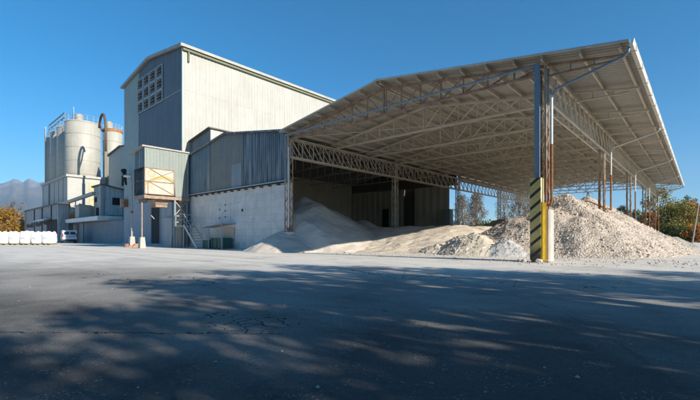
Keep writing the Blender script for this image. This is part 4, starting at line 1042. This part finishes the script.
heap('sand_heap', 'broad low sunlit spread of pale sand on the shed floor', -30, -6, 16.2, 46, fE, M['sand_lit'], .3, .05, 2500, (.02, .06))
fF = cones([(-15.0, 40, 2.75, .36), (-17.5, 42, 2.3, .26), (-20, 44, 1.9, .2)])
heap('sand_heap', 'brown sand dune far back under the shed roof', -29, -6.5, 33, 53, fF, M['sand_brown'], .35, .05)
fG0 = cones([(-23.1, 20.3, 4.05, .60), (-23.9, 24, 3.3, .58), (-24.2, 28.5, 2.55, .5), (-24, 33, 1.9, .5), (-28, 22, 4.0, .5)])
fG1 = cones([(-21.2, 17.3, 1.5, .55), (-22.8, 17.0, .8, .5)])
def fG(x, yv):
    a = fG0(x, yv) - .75 * max(0, 17.7 - yv); b = fG1(x, yv)
    if yv < 17.22 and x < -20.3: return max(b, min(a, b + .3 * max(0, x + 21.2)))
    return max(a, b)
heap('sand_heap', 'tall grey sand heap in shade, spilling out of the side hall', -36.5, -12.5, 11.5, 40, fG, M['sand'], .25, .035)
# stones at the foot of the striped post
random.seed(21)
def rock(c, r, seed, label):
    m = MB(); vs = []; fs = []; n = 9; rows_ = 6
    for i in range(rows_ + 1):
        th = pi * i / rows_
        for k in range(n):
            a = 2 * pi * k / n; d = V((sin(th) * cos(a), sin(th) * sin(a), cos(th) * .65))
            w = 1 + .35 * noise.noise(d * 1.6 + V((seed * 3.1, 0, 0))); vs.append(d * r * w)
    for i in range(rows_):
        for k in range(n): fs.append((i * n + k, (i + 1) * n + k, (i + 1) * n + (k + 1) % n, i * n + (k + 1) % n))
    m.add(vs, fs); o = m.build('stone', M['stone']); o.location = (c[0], c[1], r * .4); tag(o, label, 'stone', 'stones at the foot of the post')
rock((-5.35, 16.0), .13, 1, 'pale stone left of the striped post foot')
rock((-5.15, 15.85), .11, 2, 'grey stone in front of the left edge of the striped post')
rock((-4.62, 15.9), .15, 3, 'largest pale stone against the yellow channel')
rock((-4.4, 16.3), .12, 4, 'stone lying before the white plinth')
rock((-4.95, 15.88), .08, 5, 'smallest stone under the striped guard')

random.seed(55); m = MB()
for k in range(2600):
    if k < 1900: x = random.uniform(-19, 1.5); yv = random.gauss(19.2 + .05 * x, 1.3); r = .012 + .05 * random.random() ** 4
    elif k < 2250: x = random.gauss(-4.8, 1.2); yv = random.gauss(15.7, .6); r = .01 + .04 * random.random() ** 4
    else: x = random.uniform(-14, 2); yv = random.uniform(.6, 15); r = .006 + .016 * random.random() ** 3
    rz = random.uniform(0, 6.28); pv = []
    for d in ((1, 0, .2), (-1, 0, .2), (0, 1, .25), (0, -1, .25), (0, 0, .9), (0, 0, -.3)):
        q = Matrix.Rotation(rz, 3, 'Z') @ V(d); pv.append(V((x, yv, 0)) + q * r * random.uniform(.7, 1.25))
    m.add(pv, [(0, 2, 4), (2, 1, 4), (1, 3, 4), (3, 0, 4), (2, 0, 5), (1, 2, 5), (3, 1, 5), (0, 3, 5)])
o = m.build('loose_grit', M['stone']); o['kind'] = 'stuff'; o['label'] = 'loose stone grit scattered over the yard before the heaps'; o['category'] = 'grit'

# ------------------------------------------------------------------ trees
def crown_leaves(m, centres, n, size, mi=0, flat=.0):
    tot = sum(c[1] ** 2 for c in centres)
    for c, r in centres:
        k = max(3, int(n * r * r / tot))
        for _ in range(k):
            d = V((random.gauss(0, 1), random.gauss(0, 1), random.gauss(0, .85)))
            d = d.normalized() * r * (random.random() ** .45)
            p = V(c) + d; s = size * random.uniform(.55, 1.25)
            nn = V((random.uniform(-1, 1), random.uniform(-1, 1), random.uniform(-.4, 1))).normalized()
            t = nn.orthogonal().normalized(); t = Matrix.Rotation(random.uniform(0, 6.28), 3, nn) @ t; b = nn.cross(t)
            m.add([p - t * s * .5, p + b * s * .33, p + t * s * .6, p - b * s * .33], [(0, 1, 2, 3)], mi)
def tree(name, label, loc, h, cr, trunk_h, leaf, nleaf=1800, lsize=.3, bark='bark', seed=0, group=None, lobes=14, shape=1.0, clump=.34, tw=.035, cat='tree'):
    random.seed(seed)
    t = thing(name, label, cat, loc, group)
    m = MB(); bend = V((random.uniform(-.3, .3), random.uniform(-.3, .3), 0))
    ends = []
    top = V((bend.x, bend.y, h * .82))
    pts = [V((0, 0, -.1)), V((bend.x * .2, bend.y * .2, trunk_h * .5)), V((bend.x * .5, bend.y * .5, trunk_h)), V((bend.x * .8, bend.y * .8, h * .6)), top]
    r0 = h * tw
    m.tube(pts, [r0 * 1.25, r0, r0 * .85, r0 * .5, r0 * .15], 8)
    cen = []
    for k in range(lobes):
        a = k * 2.4 + random.uniform(-.4, .4); q = (k + .5) / lobes
        z = trunk_h + (h - trunk_h) * (q * .92 + .02)
        w = cr * (sin(pi * min(1, (q * .86 + .10))) ** .7) * shape
        rr = w * random.uniform(.45, .85)
        e = V((bend.x + cos(a) * rr, bend.y + sin(a) * rr, z))
        cen.append((e, cr * clump * random.uniform(.75, 1.35)))
        s0 = pts[2].lerp(top, max(0, min(1, q * .8 - .08)))
        mid = s0.lerp(e, .55) + V((0, 0, -.08 * h * .3))
        m.tube([s0, mid, e], [r0 * .38, r0 * .22, r0 * .05], 5)
        for j in range(3):
            e2 = e + V((random.uniform(-1, 1), random.uniform(-1, 1), random.uniform(-.3, 1))) * cr * clump * .9
            m.tube([mid.lerp(e, .5), e2], [r0 * .12, r0 * .03], 4)
    o = m.build('trunk', M[bark]); o.parent = t
    m = MB(); crown_leaves(m, cen, nleaf, lsize); o = m.build('crown', M[leaf]); o.parent = t
    return t
# unseen verge row whose shadows cross the yard, plus trees added behind the camera
gp = 'row of trees along the verge'
tl = 'leafy tree beside or behind the camera, unseen, shading the yard'
protos = [tree('unseen_tree', tl, (0, 0, 0), 9.0, 2.5, 2.6, 'leaf_green', 4200, .22, seed=31, group=gp, lobes=26, clump=.28),
          tree('unseen_tree', tl, (0, 0, 0), 8.6, 2.7, 2.2, 'leaf_yellow', 4000, .22, seed=32, group=gp, lobes=24, clump=.28)]
spots = [(10.5, -.6, 1.08, 0), (12.0, 5.4, 1.1, 1), (10.5, 7.4, 1.05, 0), (9.4, 4.9, .9, 1), (11.2, 9.6, 1.05, 0), (9.6, 11.6, .80, 1), (11.0, 14.6, .62, 0), (10.2, -3.6, 1.2, 1), (13.0, 1.9, .95, 0),
         (5.5, -3.4, 1.3, 0), (2.0, -5.0, 1.6, 1), (-3.5, -6.0, 1.6, 0), (6.0, -8.5, 1.8, 1), (-9.5, -7.0, 1.6, 1)]  # trees added behind the camera to keep sky light off the foreground
for i, (x, yv, s, k) in enumerate(spots):
    o = protos[k] if i < 2 else copy_tree(protos[k])
    o.location = (x, yv, .05 if x > 6 else 0); o.scale = (s, s, s); o.rotation_euler.z = i * 1.3
# left: golden tree behind the bags
tree('golden_tree', 'golden autumn tree behind the white bags', at(9, 88), 7.2, 3.6, 1.2, 'leaf_gold', 2600, .42, seed=41, lobes=16)
tree('bare_tree', 'thin russet tree rising behind the golden tree', at(15, 110), 11.0, 3.3, 2.5, 'leaf_brown', 700, .4, seed=42, lobes=14)
tree('golden_tree', 'smaller orange tree at the far left edge, behind the golden tree', at(-3, 92), 6.8, 2.8, 1.2, 'leaf_gold', 1700, .42, seed=43)
tree('golden_tree', 'yellow green bush between the golden tree and the plant block', at(26, 100), 4.6, 3.0, .6, 'leaf_yellow', 1500, .45, seed=44, cat='bush')
hs_ = thing('farmhouse', 'small white farmhouse far behind the golden tree', 'house', at(26, 150))
m = MB(); m.box(-6, 6, -4, 4, 0, 4.2); o = m.build('wall', M['house_white']); o.parent = hs_
m = MB(); m.prism([(-4.6, 4.1), (0, 6.2), (4.6, 4.1), (4.6, 4.3), (0, 6.4), (-4.6, 4.3)], 'x', -6.4, 6.4); o = m.build('roof', M['house_roof']); o.parent = hs_
hs_.rotation_euler.z = R(42)
# behind the shed and at its right end
T = [ # px, depth, height, radius, trunk, leaf, n, size, name, label, lobes, clump
 (463, 78, 8.6, 2.0, 1.5, 'leaf_brown', 1400, .35, 'bare_tree', 'russet tree behind the far opening, beside the left rear column', 14, .36),
 (476, 80, 9.0, 2.2, 1.2, 'leaf_brown', 2200, .35, 'bare_tree', 'dense russet tree framed in the far opening of the shed', 16, .40),
 (505, 82, 9.2, 2.4, 1.8, 'leaf_brown', 800, .32, 'bare_tree', 'sparse bare tree behind the middle of the far opening', 14, .34),
 (518, 78, 9.6, 2.2, 1.5, 'leaf_brown', 1500, .34, 'bare_tree', 'russet tree left of the striped post, beyond the shed', 14, .36),
 (530, 84, 9.6, 2.4, 1.5, 'leaf_brown', 1300, .34, 'bare_tree', 'russet tree hidden in part by the striped post', 14, .36),
 (556, 90, 9.4, 2.6, 2.4, 'leaf_brown', 350, .3, 'bare_tree', 'almost leafless tree above the left gravel peak', 14, .36),
 (487, 76, 4.0, 2.4, .4, 'leaf_green', 1400, .35, 'green_bush', 'green bush behind the brown dune', 10, .42),
 (452, 84, 4.6, 2.0, .5, 'leaf_dark', 900, .35, 'green_bush', 'dark bush beside the white panel wall', 10, .42),
 (513, 88, 3.6, 3.0, .3, 'leaf_dark', 1200, .35, 'green_bush', 'dark low bush behind the gravel, left of the striped post', 10, .42),
 (611, 100, 5.2, 3.0, .6, 'leaf_dark', 1800, .4, 'evergreen_tree', 'dark evergreen just right of the nearest pair of eave columns', 14, .38),
 (622, 104, 9.4, 2.6, 1.0, 'leaf_dark', 2200, .4, 'evergreen_tree', 'tall dark evergreen seen between the eave columns', 16, .34),
 (637, 108, 8.2, 3.0, 1.2, 'leaf_green', 2200, .42, 'green_tree', 'green tree behind the rear eave columns', 16, .36),
 (659, 96, 13.2, 4.0, 1.5, 'leaf_gold2', 3600, .42, 'yellow_tree', 'large yellow green tree beyond the end of the shed', 20, .34),
 (650, 92, 6.5, 2.6, .8, 'leaf_red', 1500, .4, 'red_tree', 'dark red tree behind the last eave column', 14, .38),
 (672, 88, 8.4, 2.8, .6, 'leaf_yellow', 2600, .4, 'yellow_tree', 'olive rounded tree right of the shed end', 16, .38),
 (683, 84, 8.6, 3.0, .6, 'leaf_yellow', 2200, .4, 'yellow_tree', 'russet and olive tree left of the leaning pole', 16, .36),
 (693, 86, 8.8, 2.8, .8, 'leaf_red', 2400, .4, 'red_tree', 'orange red autumn tree behind the leaning pole', 16, .36),
 (689, 130, 15.0, 3.0, 3.5, 'leaf_pale', 1500, .42, 'tall_pale_tree', 'tall pale tree rising above the orange tree at the right edge', 16, .34),
 (700, 105, 9.4, 3.2, .8, 'leaf_gold', 2000, .4, 'golden_tree', 'golden tree cut by the right edge of the picture', 16, .36),
 (667, 70, 2.7, 2.2, .3, 'leaf_dark', 1500, .3, 'green_bush', 'dark bush at the foot of the yellow green tree', 10, .42),
 (678, 70, 3.2, 2.4, .3, 'leaf_yellow', 1800, .3, 'green_bush', 'olive bush left of the leaning pole', 10, .42),
 (688, 66, 2.2, 2.4, .3, 'leaf_green', 1600, .3, 'green_bush', 'low green bush at the foot of the leaning pole', 10, .42),
 (699, 64, 2.8, 2.4, .3, 'leaf_red', 1600, .3, 'green_bush', 'russet bush at the right edge, right of the leaning pole', 10, .42),
]
for i, (px, d, h, cr, th_, lf, n, ls, nm, lb, lobes, cl) in enumerate(T):
    if lf == 'leaf_brown': n, ls, cr, h, lobes, cl = int(n * 3.0), .2, cr * .85, h * 1.12, lobes + 14, .46
    tree(nm, lb, at(px, d), h, cr, th_, lf, n, ls, seed=100 + i, lobes=lobes, clump=cl, bark='bark_pale' if lf == 'leaf_brown' else 'bark', cat='bush' if 'bush' in nm else 'tree', tw=.022)
# far tree belt on the plain, one mass
random.seed(77); m = MB()
for k in range(260):
    px = random.uniform(-150, 760); d = random.uniform(190, 330)
    if 575 < px < 600: d += 120
    p = at(px, d); h = random.uniform(2.0, 5.0) * d / 260
    for j in range(26):
        q = p + V((random.gauss(0, 2.6), random.gauss(0, 2.6), h * random.random() ** .8)); s = random.uniform(.8, 1.7)
        nn = V((random.uniform(-1, 1), random.uniform(-1, 1), random.uniform(-.2, 1))).normalized(); t = nn.orthogonal(); b = nn.cross(t)
        m.add([q - t * s, q - b * s * .7, q + t * s, q + b * s * .7], [(0, 1, 2, 3)])
o = m.build('far_wood', M['leaf_green']); o['kind'] = 'stuff'; o['label'] = 'far belt of trees along the horizon'; o['category'] = 'wood'
# leaning pole and pylon
up = thing('leaning_pole', 'thin grey leaning pole among the bushes at the right edge', 'pole', (-.8, 54.5, 0))
m = MB(); m.tube([(-.8, 54.5, -.1), (-.25, 54.9, 4.4)], [.06, .045], 8); m.build('shaft', M['grey_steel'], up)
m = MB(); m.box(-.5, -.05, 54.86, 54.94, 4.2, 4.27); m.build('crossbar', M['grey_steel'], up)
pc = at(588, 400); py = thing('power_pylon', 'distant lattice power pylon above the gravel heap', 'pylon', pc)
def pylon():
    m = MB(); H = 47
    hw = lambda z: 4.2 * (1 - z / H) + .5
    for sx in (-1, 1):
        for sy in (-1, 1): m.bar((pc.x + sx * hw(0), pc.y + sy * hw(0), 0), (pc.x + sx * hw(H), pc.y + sy * hw(H), H), .35)
    for k in range(12):
        z0, z1 = H * k / 12, H * (k + 1) / 12
        for sx in (-1, 1):
            m.bar((pc.x - hw(z0), pc.y + sx * hw(z0), z0), (pc.x + hw(z1), pc.y + sx * hw(z1), z1), .2)
            m.bar((pc.x + sx * hw(z0), pc.y - hw(z0), z0), (pc.x + sx * hw(z1), pc.y + hw(z1), z1), .2)
    m.build('tower', M['dark_roof'], py)
    for z, w in ((36, 7), (41, 5.5), (45.5, 4.5)):
        m = MB()
        for s in (-1, 1):
            m.bar((pc.x, pc.y, z), (pc.x + s * w * cR, pc.y + s * w * sR, z), .3); m.bar((pc.x, pc.y, z + 1.6), (pc.x + s * w * cR, pc.y + s * w * sR, z), .2)
            m.bar((pc.x + s * w * cR, pc.y + s * w * sR, z), (pc.x + s * w * cR, pc.y + s * w * sR, z - 2), .2)
        m.build('cross_arm', M['dark_roof'], py)
pylon()
cbn = thing('blue_cabinet', 'grey blue steel cabinet at the open end of the panel wall', 'cabinet', (-21.4, 40.2, 0))
m = MB(); m.box(-22.0, -21.1, 40.3, 41.0, 0, 4.1); m.build('body', M['panel_back_blue'], cbn)
m = MB(); m.box(-21.95, -21.15, 40.27, 40.298, .2, 3.95); m.build('door', M['panel_back_blue'], cbn)

# ------------------------------------------------------------------ haze
HAZE = 5.2e-5
hz_ = MB(); hz_.box(-13200, 13200, -13200, 13200, -1.05, 1750); hm = bpy.data.materials.new('air_haze'); hm.use_nodes = True
nt = hm.node_tree; nt.nodes.clear(); out = nt.nodes.new('ShaderNodeOutputMaterial'); pv = nt.nodes.new('ShaderNodeVolumePrincipled')
pv.inputs['Color'].default_value = (.50, .70, 1, 1); pv.inputs['Density'].default_value = HAZE; pv.inputs['Anisotropy'].default_value = .0
nt.links.new(pv.outputs[0], out.inputs['Volume'])
ho = hz_.build('haze', hm); ho['kind'] = 'stuff'

# ------------------------------------------------------------------ light, sky, camera
ELEV, AZ = 24.0, 3.8
w = bpy.data.worlds.new('World'); S.world = w; w.use_nodes = True
nt = w.node_tree; bgn = nt.nodes['Background']; sky = nt.nodes.new('ShaderNodeTexSky'); sky.sky_type = 'NISHITA'; sky.sun_disc = False
sky.sun_elevation = R(ELEV); sky.sun_rotation = R(90 - AZ); sky.air_density = 1.0; sky.dust_density = 0.0; sky.ozone_density = 6.0; sky.altitude = 300
hsv = nt.nodes.new('ShaderNodeHueSaturation'); hsv.inputs['Saturation'].default_value = 1.28; hsv.inputs['Hue'].default_value = .488
nt.links.new(sky.outputs[0], hsv.inputs['Color']); nt.links.new(hsv.outputs[0], bgn.inputs[0]); bgn.inputs[1].default_value = .09
sl = bpy.data.lights.new('sun', 'SUN'); sl.energy = 5.0; sl.angle = R(.5); sl.color = (1, .92, .80)
so = bpy.data.objects.new('sun', sl); COL.objects.link(so)
d = V((cos(R(ELEV)) * cos(R(AZ)), cos(R(ELEV)) * sin(R(AZ)), sin(R(ELEV))))
so.rotation_euler = d.to_track_quat('Z', 'Y').to_euler(); so.location = (40, 0, 40)
cam = bpy.data.cameras.new('camera'); co = bpy.data.objects.new('camera', cam); COL.objects.link(co)
co.location = (0, 0, 1.0); co.rotation_euler = (R(90), 0, R(42.0))
cam.sensor_width = 36; cam.lens = 391 / 700 * 36; cam.shift_y = 36.5 / 700; cam.clip_start = .05; cam.clip_end = 60000
S.camera = co
vs_ = S.view_settings; vs_.view_transform = 'Standard'; vs_.look = 'None'; vs_.gamma = 1; vs_.use_curve_mapping = False; vs_.exposure = .8
for o in bpy.data.objects:
    if '_w' in o: del o['_w']
